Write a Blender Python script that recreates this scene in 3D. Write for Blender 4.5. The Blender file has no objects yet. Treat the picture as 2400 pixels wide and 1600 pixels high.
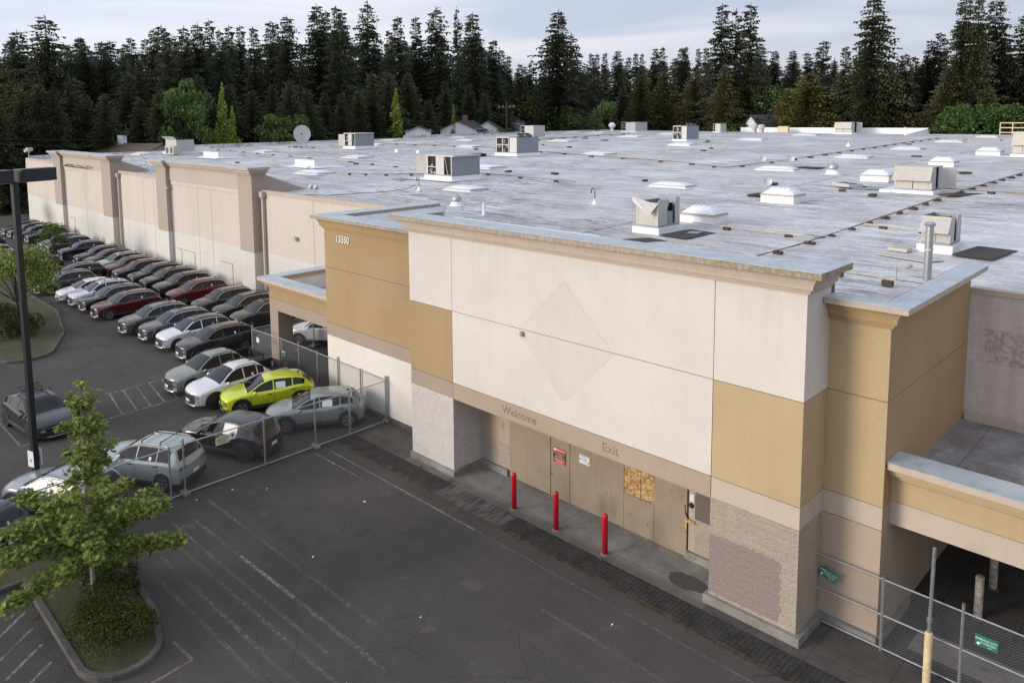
import bpy, bmesh, math, random
import numpy as np
from mathutils import Vector, Matrix
random.seed(7)
R = math.radians
S = bpy.context.scene
COL = S.collection

# ------------------------------------------------------------------ camera
CAM = Vector((22.084, -17.559, 12.97))
YAW, PITCH, ROLL, FPX, PCX, PCY = 45.679, -6.141, -0.548, 1776.3, 1136.05, 466.07
a, b, c = R(YAW), R(PITCH), R(ROLL)
FW = Vector((-math.sin(a)*math.cos(b), math.cos(a)*math.cos(b), math.sin(b)))
r0 = Vector((math.cos(a), math.sin(a), 0)); u0 = r0.cross(FW)
RT = r0*math.cos(c) + u0*math.sin(c); UP = RT.cross(FW)
cd = bpy.data.cameras.new('camera'); cam = bpy.data.objects.new('camera', cd); COL.objects.link(cam)
m = Matrix((RT, UP, -FW)).transposed().to_4x4(); m.translation = CAM; cam.matrix_world = m
cd.sensor_width = 36; cd.lens = 36*FPX/2400; cd.shift_x = (1200-PCX)/2400; cd.shift_y = (PCY-800)/2400
cd.clip_end = 3000; S.camera = cam

# ------------------------------------------------------------------ sky and sun
SUN_EL, SUN_AZ = 14, 207           # azimuth measured from +Y clockwise
w = bpy.data.worlds.new('World'); S.world = w; w.use_nodes = True
nt = w.node_tree; N = nt.nodes; L = nt.links; N.clear()
out = N.new('ShaderNodeOutputWorld'); bg = N.new('ShaderNodeBackground'); bg.inputs[1].default_value = 0.12
sky = N.new('ShaderNodeTexSky'); sky.sky_type = 'NISHITA'; sky.sun_disc = False
sky.sun_elevation = R(SUN_EL); sky.sun_rotation = R(SUN_AZ); sky.dust_density = 2.5; sky.air_density = 1.0; sky.ozone_density = 1.5
tc = N.new('ShaderNodeTexCoord'); mp = N.new('ShaderNodeMapping'); mp.inputs['Scale'].default_value = (1.3, 1.3, 13)
mp.inputs['Rotation'].default_value = (0.0, 0.06, 0.0)
nz = N.new('ShaderNodeTexNoise'); nz.inputs['Scale'].default_value = 2.0; nz.inputs['Detail'].default_value = 7; nz.inputs['Distortion'].default_value = .6
rp = N.new('ShaderNodeValToRGB'); rp.color_ramp.elements[0].position = .36; rp.color_ramp.elements[1].position = .64
rp.color_ramp.elements[0].color = (3.0, 3.42, 4.2, 1); rp.color_ramp.elements[1].color = (4.35, 4.45, 4.95, 1)
dt = N.new('ShaderNodeVectorMath'); dt.operation = 'DOT_PRODUCT'; dt.inputs[1].default_value = (math.sin(R(SUN_AZ))*.97, math.cos(R(SUN_AZ))*.97, .2)
gr = N.new('ShaderNodeValToRGB'); gr.color_ramp.elements[0].position = 0; gr.color_ramp.elements[1].position = 1; gr.color_ramp.elements[0].color = (.92, .92, .95, 1); gr.color_ramp.elements[1].color = (1.85, 1.76, 1.68, 1)
hv = N.new('ShaderNodeMath'); hv.operation = 'MULTIPLY_ADD'; hv.inputs[1].default_value = .5; hv.inputs[2].default_value = .5; mg = N.new('ShaderNodeMixRGB'); mg.blend_type = 'MULTIPLY'; mg.inputs[0].default_value = 1
mx = N.new('ShaderNodeMixRGB'); mx.inputs[0].default_value = .86
L.new(tc.outputs['Generated'], mp.inputs[0]); L.new(mp.outputs[0], nz.inputs['Vector']); L.new(nz.outputs[0], rp.inputs[0])
L.new(sky.outputs[0], mx.inputs[1]); L.new(rp.outputs[0], mx.inputs[2]); L.new(tc.outputs['Generated'], dt.inputs[0]); L.new(dt.outputs['Value'], hv.inputs[0]); L.new(hv.outputs[0], gr.inputs[0]); L.new(mx.outputs[0], mg.inputs[1]); L.new(gr.outputs[0], mg.inputs[2]); L.new(mg.outputs[0], bg.inputs[0]); L.new(bg.outputs[0], out.inputs[0])
sd = bpy.data.lights.new('sun', 'SUN'); sd.energy = 1.75; sd.angle = R(20); sd.color = (1, .925, .86)
sun = bpy.data.objects.new('sun', sd); COL.objects.link(sun)
dv = Vector((math.sin(R(SUN_AZ))*math.cos(R(SUN_EL)), math.cos(R(SUN_AZ))*math.cos(R(SUN_EL)), math.sin(R(SUN_EL))))
sun.rotation_euler = dv.to_track_quat('Z', 'Y').to_euler()
S.view_settings.view_transform = 'Standard'; S.view_settings.look = 'None'; S.view_settings.gamma = 1; S.view_settings.exposure = 0.45

# ------------------------------------------------------------------ helpers
def tag(o, label=None, cat=None, group=None, kind=None):
    if label: o['label'] = label
    if cat: o['category'] = cat
    if group: o['group'] = group
    if kind: o['kind'] = kind
    return o
def empty(name, loc=(0, 0, 0), rz=0, label=None, cat=None, group=None):
    o = bpy.data.objects.new(name, None); COL.objects.link(o); o.location = loc; o.rotation_euler = (0, 0, rz)
    o.empty_display_size = .2
    return tag(o, label, cat, group)
class MB:
    def __init__(s): s.v = []; s.f = []; s.m = []
    def add(s, vs, fs, mi=0):
        n = len(s.v); s.v += [tuple(p) for p in vs]; s.f += [tuple(i+n for i in f) for f in fs]; s.m += [mi]*len(fs); return s
    def box(s, x0, y0, z0, x1, y1, z1, mi=0, M=None):
        vs = [Vector(p) for p in ((x0,y0,z0),(x1,y0,z0),(x1,y1,z0),(x0,y1,z0),(x0,y0,z1),(x1,y0,z1),(x1,y1,z1),(x0,y1,z1))]
        if M: vs = [M @ p for p in vs]
        return s.add(vs, [(0,3,2,1),(4,5,6,7),(0,1,5,4),(1,2,6,5),(2,3,7,6),(3,0,4,7)], mi)
    def tube(s, pts, r, n=6, mi=0, r1=None, cap=True):
        pts = [Vector(p) for p in pts]; k = len(pts); rings = []
        r1 = r if r1 is None else r1
        for i, p in enumerate(pts):
            d = (pts[min(i+1, k-1)] - pts[max(i-1, 0)]).normalized()
            x = d.orthogonal().normalized(); y = d.cross(x); rr = r + (r1-r)*i/max(1, k-1)
            rings.append([p + x*rr*math.cos(2*math.pi*j/n) + y*rr*math.sin(2*math.pi*j/n) for j in range(n)])
        # keep rings aligned
        vs = [q for g in rings for q in g]; fs = []
        for i in range(k-1):
            b0 = min(range(n), key=lambda t: (rings[i+1][t]-rings[i][0]).length)
            for j in range(n): fs.append((i*n+j, i*n+(j+1) % n, (i+1)*n+(j+1+b0) % n, (i+1)*n+(j+b0) % n))
        if cap: fs += [tuple(range(n))[::-1], tuple((k-1)*n+j for j in range(n))]
        return s.add(vs, fs, mi)
    def lathe(s, prof, n=20, c=(0, 0, 0), mi=0, M=None):
        vs = []; fs = []
        for (rr, z) in prof:
            for j in range(n):
                p = Vector((rr*math.cos(2*math.pi*j/n), rr*math.sin(2*math.pi*j/n), z))
                if M: p = M @ p
                vs.append(p + Vector(c))
        for i in range(len(prof)-1):
            for j in range(n): fs.append((i*n+j, i*n+(j+1) % n, (i+1)*n+(j+1) % n, (i+1)*n+j))
        fs += [tuple(range(n))[::-1], tuple((len(prof)-1)*n+j for j in range(n))]
        return s.add(vs, fs, mi)
    def prism(s, poly, z0, z1, mi=0):
        n = len(poly); vs = [(x, y, z0) for x, y in poly] + [(x, y, z1) for x, y in poly]
        return s.add(vs, [tuple(range(n))[::-1], tuple(range(n, 2*n))] + [(i, (i+1) % n, n+(i+1) % n, n+i) for i in range(n)], mi)
    def build(s, name, mats, parent=None, smooth=False, bevel=0, auto=None):
        me = bpy.data.meshes.new(name); me.from_pydata(s.v, [], s.f)
        mats = mats if isinstance(mats, (list, tuple)) else [mats]
        for mt in mats: me.materials.append(mt)
        if len(mats) > 1: me.polygons.foreach_set('material_index', s.m)
        if smooth: me.polygons.foreach_set('use_smooth', [True]*len(me.polygons))
        me.validate(); me.update()
        o = bpy.data.objects.new(name, me); COL.objects.link(o)
        if parent: o.parent = parent
        if bevel:
            bv = o.modifiers.new('bevel', 'BEVEL'); bv.width = bevel; bv.segments = 2; bv.limit_method = 'ANGLE'
        return o
def kids(o): return [q for q in bpy.data.objects if q.parent == o]
def copy_tree(o, ch=None, parent=None):
    c2 = o.copy(); COL.objects.link(c2)
    if parent: c2.parent = parent
    for k in o.children: copy_tree(k, None, c2)
    return c2
def rz(x, y):
    return 7.67 + 1.7*(1-math.exp(-(max(y, 8.4)-8.4)/50)) + .006*max(0, -x-30)
def text(s, size, name, mat, parent, M, ext=.002, align='CENTER'):
    cu = bpy.data.curves.new(name, 'FONT'); cu.body = s; cu.size = size; cu.align_x = align; cu.align_y = 'CENTER'; cu.extrude = ext; cu.offset = .006 if name == 'lettering_ghost' else 0
    to = bpy.data.objects.new(name+'_tmp', cu); COL.objects.link(to)
    dg = bpy.context.evaluated_depsgraph_get(); me = bpy.data.meshes.new_from_object(to.evaluated_get(dg)); bpy.data.objects.remove(to)
    me.transform(M); me.materials.clear(); me.materials.append(mat); me.name = name
    o = bpy.data.objects.new(name, me); COL.objects.link(o); o.parent = parent; return o
FRONT = Matrix.Rotation(R(90), 4, 'X')   # text facing -Y
def TM(x, y, z, rot=FRONT): return Matrix.Translation((x, y, z)) @ rot

# ------------------------------------------------------------------ materials
class NT:
    def __init__(s, name):
        s.mat = bpy.data.materials.new(name); s.mat.use_nodes = True; s.t = s.mat.node_tree; s.n = s.t.nodes
        s.b = s.n['Principled BSDF']; s.o = s.n['Material Output']
        s.co = s.n.new('ShaderNodeTexCoord').outputs['Object']
    def link(s, a, b): s.t.links.new(a, b)
    def noise(s, scale, detail=4, vec=None, rough=.55, dist=0):
        n = s.n.new('ShaderNodeTexNoise'); n.inputs['Scale'].default_value = scale; n.inputs['Detail'].default_value = detail
        n.inputs['Roughness'].default_value = rough; n.inputs['Distortion'].default_value = dist
        s.link(vec or s.co, n.inputs['Vector']); return n.outputs[0]
    def map(s, scale=(1, 1, 1), loc=(0, 0, 0), rot=(0, 0, 0), vec=None):
        n = s.n.new('ShaderNodeMapping'); n.inputs['Scale'].default_value = scale; n.inputs['Location'].default_value = loc; n.inputs['Rotation'].default_value = rot
        s.link(vec or s.co, n.inputs[0]); return n.outputs[0]
    def ramp(s, fac, p0, p1, c0=(0, 0, 0, 1), c1=(1, 1, 1, 1)):
        n = s.n.new('ShaderNodeValToRGB'); e = n.color_ramp.elements; e[0].position = p0; e[1].position = p1; e[0].color = c0; e[1].color = c1
        s.link(fac, n.inputs[0]); return n.outputs[0]
    def mix(s, fac, a, b, mode='MIX'):
        n = s.n.new('ShaderNodeMixRGB'); n.blend_type = mode
        for i, v in enumerate((fac, a, b)):
            if isinstance(v, (int, float)): n.inputs[i].default_value = v if i == 0 else (v, v, v, 1)
            elif isinstance(v, tuple): n.inputs[i].default_value = v if len(v) == 4 else (*v, 1)
            else: s.link(v, n.inputs[i])
        return n.outputs[0]
    def math(s, op, a, b=0, clamp=False):
        n = s.n.new('ShaderNodeMath'); n.operation = op; n.use_clamp = clamp
        for i, v in enumerate((a, b)):
            if isinstance(v, (int, float)): n.inputs[i].default_value = v
            else: s.link(v, n.inputs[i])
        return n.outputs[0]
    def sep(s, vec=None):
        n = s.n.new('ShaderNodeSeparateXYZ'); s.link(vec or s.co, n.inputs[0]); return n.outputs
    def comb(s, x, y, z=0):
        n = s.n.new('ShaderNodeCombineXYZ')
        for i, v in enumerate((x, y, z)):
            if isinstance(v, (int, float)): n.inputs[i].default_value = v
            else: s.link(v, n.inputs[i])
        return n.outputs[0]
    def brick(s, vec, bw, bh, mortar, scale=1, offset=.5):
        n = s.n.new('ShaderNodeTexBrick'); n.inputs['Scale'].default_value = scale; n.inputs['Brick Width'].default_value = bw; n.inputs['Row Height'].default_value = bh
        n.inputs['Mortar Size'].default_value = mortar; n.inputs['Mortar Smooth'].default_value = .3; n.offset = offset
        n.inputs['Color1'].default_value = (1, 1, 1, 1); n.inputs['Color2'].default_value = (.86, .86, .86, 1); n.inputs['Mortar'].default_value = (0, 0, 0, 1)
        s.link(vec, n.inputs['Vector']); return n.outputs
    def bump(s, h, strength=.3, dist=.02):
        n = s.n.new('ShaderNodeBump'); n.inputs['Strength'].default_value = strength; n.inputs['Distance'].default_value = dist
        s.link(h, n.inputs['Height']); s.link(n.outputs[0], s.b.inputs['Normal']); return n
    def fin(s, col, rough=.8, metal=0, spec=None, **k):
        if isinstance(col, tuple): s.b.inputs['Base Color'].default_value = col if len(col) == 4 else (*col, 1)
        else: s.link(col, s.b.inputs['Base Color'])
        if isinstance(rough, (int, float)): s.b.inputs['Roughness'].default_value = rough
        else: s.link(rough, s.b.inputs['Roughness'])
        s.b.inputs['Metallic'].default_value = metal
        if spec is not None: s.b.inputs['Specular IOR Level'].default_value = spec
        for kk, v in k.items(): s.b.inputs[kk.replace('_', ' ')].default_value = v
        return s.mat
def lin(*c):   # sRGB 0-255 -> linear
    return tuple(((v/255+.055)/1.055)**2.4 if v > 10 else v/255/12.92 for v in c)
def mul(c, k): return tuple(v*k for v in c)
def plain(name, c, rough=.6, metal=0, noise=.12, scale=9, **k):
    t = NT(name); f = t.ramp(t.noise(scale, 5), .3, .7); col = t.mix(f, mul(c, 1-noise), mul(c, 1+noise)); return t.fin(col, rough, metal, **k)
def stucco(name, c, dia=False, dirt=.08, extra=None):
    t = NT(name)
    big = t.ramp(t.noise(.45, 4), .3, .7); col = t.mix(big, mul(c, .94), mul(c, 1.03))
    st = t.ramp(t.noise(1.0, 6, t.map((3.2, 3.2, .22))), .46, .78); col = t.mix(t.math('MULTIPLY', st, dirt), col, mul(c, .62))
    col = t.mix(.22, col, t.ramp(t.noise(16, 6, rough=.8), .32, .68, (.55, .55, .55, 1), (1.2, 1.2, 1.2, 1)), 'MULTIPLY')
    xx, yy, zz = t.sep(); dr = t.math('MULTIPLY', t.math('MULTIPLY', t.math('SUBTRACT', zz, 6.6), .45, True), t.ramp(t.noise(1.0, 6, t.map((5, 5, .25), loc=(2, 0, 0))), .48, .68)); col = t.mix(t.math('MULTIPLY', dr, .16), col, mul(c, .60))
    bl = t.ramp(t.noise(.8, 7, t.map(loc=(7, 3, 1)), .7), .56, .70); col = t.mix(t.math('MULTIPLY', bl, .12), col, mul(c, .62))
    sp = t.ramp(t.noise(5, 2, t.map((1, 1, .5))), .745, .77); col = t.mix(t.math('MULTIPLY', sp, .45), col, mul(c, .55))
    if dia:
        x, y, z = t.sep()
        def dmask(cx, cz, ax, az):
            q = t.math('ADD', t.math('DIVIDE', t.math('ABSOLUTE', t.math('SUBTRACT', x, cx)), ax), t.math('DIVIDE', t.math('ABSOLUTE', t.math('SUBTRACT', z, cz)), az))
            return q
        q = dmask(7.53, 6.1, 1.92, 1.93)
        ins = t.math('LESS_THAN', q, 1.0); edge = t.math('MULTIPLY', ins, t.ramp(q, .90, 1.0))
        patch = t.ramp(t.noise(1.3, 5), .3, .62)
        col = t.mix(t.math('MULTIPLY', ins, t.math('ADD', .10, t.math('MULTIPLY', patch, .28))), col, mul(c, .80))
        g = t.math('MULTIPLY', edge, t.ramp(t.noise(3, 5), .45, .62)); col = t.mix(t.math('MULTIPLY', g, .28), col, mul(c, .5))
    if extra: col = extra(t, col)
    t.bump(t.math('ADD', t.noise(60, 4), t.math('MULTIPLY', t.noise(1.2, 2), 1.5)), .35, .012)
    return t.fin(col, .9, spec=.25)
def cmu(name, c, paint=None, split=True, show=.5, bw=.4, bh=.2):
    t = NT(name); x, y, z = t.sep(); v = t.comb(t.math('ADD', x, y), z, 0)
    br = t.brick(v, bw, bh, .006 if split else .005)
    n1 = t.noise(22, 5); n2 = t.noise(3, 4)
    col = t.mix(t.ramp(n2, .3, .7), mul(c, .9), mul(c, 1.04)); col = t.mix(.35, col, t.ramp(n1, .25, .75), 'MULTIPLY') if split else t.mix(.12, col, t.ramp(n1, .3, .7), 'MULTIPLY')
    if not split: col = t.mix(.10, col, br[0], 'MULTIPLY')
    if paint: col = paint(t, col, x, y, z, n1)
    joint = t.math('MULTIPLY', br[1], t.math('MULTIPLY', t.ramp(t.noise(.6, 3), .35, .6), show)); col = t.mix(joint, col, mul(c, .5))
    h = t.math('SUBTRACT', t.math('MULTIPLY', t.noise(14, 6, rough=.65), 1.0 if split else .15), t.math('MULTIPLY', br[1], .12 if show > .1 else .1)); t.bump(h, .9 if split else .4, .05 if split else .015)
    return t.fin(col, .92, spec=.2)

WHITE = (.645, .605, .555); MUST = (.39, .275, .155); MUST2 = (.485, .365, .215); BAND = (.40, .325, .24); BANDR = (.50, .43, .345)
TAUPE = (.36, .295, .235)
M = {}
M['white'] = stucco('white_stucco', WHITE, dia=True)
M['mustard'] = stucco('mustard_stucco', MUST, dirt=.18)
M['mustard_pale'] = stucco('pale_mustard_stucco', MUST2, dirt=.12)
def sidepatch(t, col):
    x, y, z = t.sep()
    fx = t.math('LESS_THAN', t.math('ABSOLUTE', t.math('SUBTRACT', x, -4.1)), 1.12); fz = t.math('LESS_THAN', t.math('ABSOLUTE', t.math('SUBTRACT', z, 5.98)), 1.04)
    return t.mix(t.math('MULTIPLY', t.math('MULTIPLY', fx, fz), .6), col, (.37, .275, .16))
M['mustard_patch'] = stucco('mustard_stucco_with_patch', MUST, dirt=.18, extra=sidepatch)
M['band'] = stucco('beige_band_stucco', BAND); M['band_pale'] = stucco('pale_band_stucco', BANDR)
M['taupe'] = stucco('taupe_band_stucco', TAUPE); M['tan'] = stucco('tan_stucco', (.42, .34, .26))
M['cornice'] = stucco('cornice_stucco', (.52, .44, .365), dirt=.25)
M['cornice_m'] = stucco('mustard_cornice_stucco', (.40, .285, .15), dirt=.25)
def edgem(t, col):
    x, y, z = t.sep()
    n = t.ramp(t.noise(4, 6, t.map((2.5, 2.5, .8))), .42, .62); col = t.mix(t.math('MULTIPLY', n, .55), col, (.20, .175, .14))
    mo = t.math('MULTIPLY', t.ramp(t.noise(9, 5), .44, .56), t.ramp(x, 10.5, 14.5) if False else t.math('MULTIPLY', t.math('SUBTRACT', x, 10.5), .3, True))
    return t.mix(t.math('MULTIPLY', mo, .75), col, (.22, .19, .06))
M['coping_edge'] = stucco('weathered_coping', (.42, .36, .29), extra=edgem)
def copt(name, c0, c1):
    t = NT(name); f = t.ramp(t.noise(1.1, 6, dist=.4), .35, .7); col = t.mix(f, c0, c1)
    d = t.ramp(t.noise(3.5, 6), .52, .75); col = t.mix(t.math('MULTIPLY', d, .45), col, (.17, .19, .2)); return t.fin(col, .45, .25)
M['coping_top'] = copt('coping_metal', (.42, .49, .53), (.55, .60, .63))
M['split_white'] = cmu('white_split_block', (.66, .62, .585), show=.0)
def purple(t, col, x, y, z, n):
    nn = t.math('MULTIPLY', t.math('SUBTRACT', t.noise(7, 4), .5), .3)
    q = t.math('LESS_THAN', t.math('ADD', t.math('ABSOLUTE', t.math('SUBTRACT', x, 13.5)), nn), .98)
    q2 = t.math('LESS_THAN', t.math('ADD', t.math('ABSOLUTE', t.math('SUBTRACT', z, t.math('ADD', 1.13, t.math('MULTIPLY', t.math('SUBTRACT', x, 13.5), .02)))), nn), .82)
    q3 = t.math('LESS_THAN', y, .05)
    mm = t.math('MULTIPLY', t.math('MULTIPLY', q, q2), q3); mm = t.math('MULTIPLY', mm, t.ramp(n, .30, .40))
    return t.mix(mm, col, (.27, .222, .20))
M['split_beige'] = cmu('beige_split_block', (.47, .405, .33), paint=purple, show=.12)
M['white_plain'] = stucco('white_base_stucco', (.70, .66, .60), dirt=.1)
M['split_grey'] = cmu('dirty_split_block', (.42, .36, .30), show=.5)
def backstain(t, col, x, y, z, n):
    rows = t.math('LESS_THAN', t.math('ABSOLUTE', t.math('SUBTRACT', z, 6.1)), .5); xx = t.math('GREATER_THAN', t.math('ADD', x, t.math('MULTIPLY', t.noise(2.5, 2), .9)), 17.2)
    mk = t.math('MULTIPLY', t.math('MULTIPLY', rows, xx), t.ramp(t.noise(9, 4), .4, .6)); col = t.mix(t.math('MULTIPLY', mk, .8), col, (.36, .27, .22))
    lo = t.math('MULTIPLY', t.ramp(t.noise(1, 5, t.map((3, 3, .3))), .45, .7), .35); return t.mix(lo, col, (.36, .30, .27))
M['back_cmu'] = cmu('pink_beige_block', (.64, .58, .54), paint=backstain, split=False, show=.9)
def longw(name, up, lo):
    t = NT(name); x, y, z = t.sep(); f = t.math('GREATER_THAN', z, 3.58); col = t.mix(f, lo, up)
    col = t.mix(t.math('MULTIPLY', t.ramp(t.noise(.12, 3), .4, .6), .08), col, mul(up, .8))
    st = t.ramp(t.noise(1.0, 6, t.map((1.6, 1.6, .15))), .45, .75); col = t.mix(t.math('MULTIPLY', st, .18), col, mul(lo, .6))
    sm = t.ramp(t.noise(.35, 4), .55, .75); col = t.mix(t.math('MULTIPLY', t.math('MULTIPLY', sm, t.math('LESS_THAN', z, 2.6)), .3), col, (.4, .41, .42))
    col = t.mix(.16, col, t.ramp(t.noise(9, 6, rough=.8), .3, .7), 'MULTIPLY')
    q = t.math('ADD', t.math('DIVIDE', t.math('ABSOLUTE', t.math('SUBTRACT', x, -64.7)), 1.95), t.math('DIVIDE', t.math('ABSOLUTE', t.math('SUBTRACT', z, 6.1)), 1.7)); col = t.mix(t.math('MULTIPLY', t.math('LESS_THAN', q, 1.0), .35), col, mul(up, .72))
    for cx, rx, rzz in ((-37.2, 1.9, 2.6), (-34.2, 1.4, 1.6)): q = t.math('ADD', t.math('POWER', t.math('DIVIDE', t.math('SUBTRACT', x, cx), rx), 2), t.math('POWER', t.math('DIVIDE', t.math('SUBTRACT', z, 6.6), rzz), 2)); col = t.mix(t.math('MULTIPLY', t.math('LESS_THAN', q, 1.0), .16), col, mul(up, .72))
    t.bump(t.noise(30, 4), .3, .01); return t.fin(col, .9, spec=.2)
M['long_wall'] = longw('long_wall_paint', (.63, .572, .508), (.68, .66, .615)); M['pilaster'] = longw('pilaster_paint', (.43, .37, .315), (.68, .66, .615)); M['pilaster_frame'] = longw('frame_paint', (.53, .465, .40), (.68, .66, .615))
def ghostl(t, col):
    return col
def conc(name, c, cr=.5, joint=None):
    t = NT(name); f = t.ramp(t.noise(.9, 6, dist=.3), .3, .7); col = t.mix(f, mul(c, .62), mul(c, 1.12))
    f2 = t.ramp(t.noise(3, 7, rough=.75), .50, .66); col = t.mix(t.math('MULTIPLY', f2, .5), col, mul(c, .45)); yy = t.sep()[1]
    if name == 'sidewalk_concrete': bd = t.math('MULTIPLY', t.ramp(t.math('ADD', yy, t.math('MULTIPLY', t.noise(1.5, 4), .5)), .02, .30, (1, 1, 1, 1), (0, 0, 0, 1)), .62); col = t.mix(bd, col, (.075, .068, .058))
    col = t.mix(.5, col, t.ramp(t.noise(15, 7, rough=.85), .3, .66, (.5, .5, .5, 1), (1.2, 1.2, 1.2, 1)), 'MULTIPLY')
    if joint:
        br = t.brick(t.comb(*t.sep()[:2]), joint[0], joint[1], .012, offset=0); col = t.mix(t.math('MULTIPLY', br[1], .8), col, mul(c, .3))
    t.bump(t.noise(60, 4), .3, .01); return t.fin(col, .9, spec=.3)
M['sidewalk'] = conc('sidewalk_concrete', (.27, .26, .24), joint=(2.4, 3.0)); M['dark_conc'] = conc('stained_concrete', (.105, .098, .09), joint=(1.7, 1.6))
M['curb'] = conc('kerb_concrete', (.26, .25, .225)); M['curb_dark'] = conc('dirty_kerb', (.12, .115, .105))
def asphalt():
    t = NT('asphalt'); f = t.ramp(t.noise(.22, 6, dist=.6), .3, .7); col = t.mix(f, (.048, .045, .043), (.076, .071, .066))
    f2 = t.ramp(t.noise(1.1, 6, dist=1), .5, .70); col = t.mix(t.math('MULTIPLY', f2, .45), col, (.085, .078, .070))
    stn = t.ramp(t.noise(.8, 3, t.map(loc=(3, 8, 0))), .66, .69); col = t.mix(t.math('MULTIPLY', stn, .45), col, (.115, .105, .092))
    oil = t.ramp(t.noise(.7, 4, t.map(loc=(13, 1, 0))), .64, .74); col = t.mix(t.math('MULTIPLY', oil, .5), col, (.022, .021, .020))
    st = t.ramp(t.noise(1.0, 6, t.map((.14, 2.0, 1))), .50, .72); col = t.mix(t.math('MULTIPLY', st, .30), col, (.095, .09, .083))
    v = t.n.new('ShaderNodeTexVoronoi'); v.feature = 'DISTANCE_TO_EDGE'; v.inputs['Scale'].default_value = .30; dn = t.n.new('ShaderNodeTexNoise'); dn.inputs['Scale'].default_value = 1.2; dn.inputs['Detail'].default_value = 6; t.link(t.co, dn.inputs['Vector']); t.link(t.mix(.18, t.co, dn.outputs['Color'], 'ADD'), v.inputs['Vector'])
    ck = t.math('MULTIPLY', t.math('LESS_THAN', v.outputs['Distance'], .0022), t.ramp(t.noise(.25, 3, t.map(loc=(4, 4, 0))), .45, .55)); col = t.mix(t.math('MULTIPLY', ck, .5), col, (.015, .014, .013))
    col = t.mix(.8, col, t.ramp(t.noise(17, 7, rough=.88), .30, .66, (.35, .35, .35, 1), (1.5, 1.5, 1.5, 1)), 'MULTIPLY')
    sp = t.ramp(t.noise(26, 2), .69, .75); col = t.mix(t.math('MULTIPLY', sp, .4), col, (.20, .19, .18))
    t.bump(t.noise(60, 5), .5, .012); return t.fin(col, .88, spec=.3)
M['asphalt'] = asphalt()
def paver():
    t = NT('stamped_pavers'); x, y, z = t.sep(); wob = t.math('MULTIPLY', t.noise(2, 3), .06); br = t.brick(t.comb(y, t.math('ADD', x, wob)), .34, .13, .014)
    col = t.mix(t.ramp(t.noise(1.6, 7, rough=.75), .34, .66), (.022, .021, .022), (.065, .060, .057)); col = t.mix(.2, col, br[0], 'MULTIPLY'); col = t.mix(t.math('MULTIPLY', br[1], t.math('MULTIPLY', t.ramp(t.noise(1.1, 4), .35, .6), .75)), col, (.010, .010, .010))
    wm = t.math('MULTIPLY', t.math('LESS_THAN', t.math('ABSOLUTE', t.math('SUBTRACT', x, 4.4)), 1.6), t.ramp(t.noise(3, 8, t.map((2.2, .35, 1)), .75), .40, .60))
    col = t.mix(t.math('MULTIPLY', wm, .6), col, (.22, .215, .205)); col = t.mix(.6, col, t.ramp(t.noise(14, 7, rough=.85), .3, .66, (.4, .4, .4, 1), (1.4, 1.4, 1.4, 1)), 'MULTIPLY')
    ed = t.math('MULTIPLY', t.ramp(t.noise(3, 5), .45, .6), t.math('LESS_THAN', t.math('ABSOLUTE', t.math('ADD', y, 1.30)), .09)); col = t.mix(t.math('MULTIPLY', ed, .6), col, (.10, .085, .05))
    t.bump(t.math('SUBTRACT', t.noise(25, 6), t.math('MULTIPLY', br[1], 1.0)), .7, .014); return t.fin(col, .85, spec=.3)
M['paver'] = paver()
def roofm(name='roof_membrane', k=1.0):
    t = NT(name); c = (.72*k, .74*k, .76*k)
    s1 = t.ramp(t.noise(1.0, 8, t.map((.17, .75, 1), rot=(0, 0, .03)), .66, .8), .42, .64); col = t.mix(t.math('MULTIPLY', s1, .7), mul(c, 1.08), mul(c, .55))
    s2b = t.ramp(t.noise(.10, 5, t.map(loc=(9, 2, 0)), dist=.8), .42, .60)
    s2 = t.ramp(t.noise(1.0, 9, t.map((.5, 2.4, 1), rot=(0, 0, -.04)), .76, .8), .47, .60)
    col = t.mix(t.math('MULTIPLY', t.math('MULTIPLY', s2, t.math('ADD', .28, t.math('MULTIPLY', s2b, .7))), .95), col, (.12*k, .115*k, .11*k))
    s4 = t.ramp(t.noise(1.0, 7, t.map((1.2, 3.6, 1), loc=(3, 1, 0)), .78), .58, .64); col = t.mix(t.math('MULTIPLY', s4, .75), col, (.11*k, .11*k, .11*k))
    s3 = t.ramp(t.noise(.09, 5, dist=1), .42, .60); col = t.mix(t.math('MULTIPLY', s3, .30), col, (.30*k, .29*k, .28*k))
    x, y = t.sep()[:2]; br = t.brick(t.comb(x, t.math('ADD', y, t.math('MULTIPLY', t.noise(.5, 3), .12))), 11, .98, .018); col = t.mix(t.math('MULTIPLY', t.math('MULTIPLY', br[1], t.ramp(t.noise(.3, 3), .4, .6)), .6), col, mul(c, .45))
    col = t.mix(.8, col, t.ramp(t.noise(6, 9, rough=.9), .36, .60, (.42, .42, .43, 1), (1.12, 1.12, 1.12, 1)), 'MULTIPLY')
    w = t.ramp(t.noise(.16, 5, t.map(loc=(5, 5, 0)), dist=.6), .52, .66); col = t.mix(t.math('MULTIPLY', w, .30), col, (.74*k, .76*k, .80*k))
    t.bump(t.math('ADD', t.noise(8, 5), t.math('MULTIPLY', br[1], .6)), .4, .03); return t.fin(col, .6, spec=.35)
M['roof'] = roofm()
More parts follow.
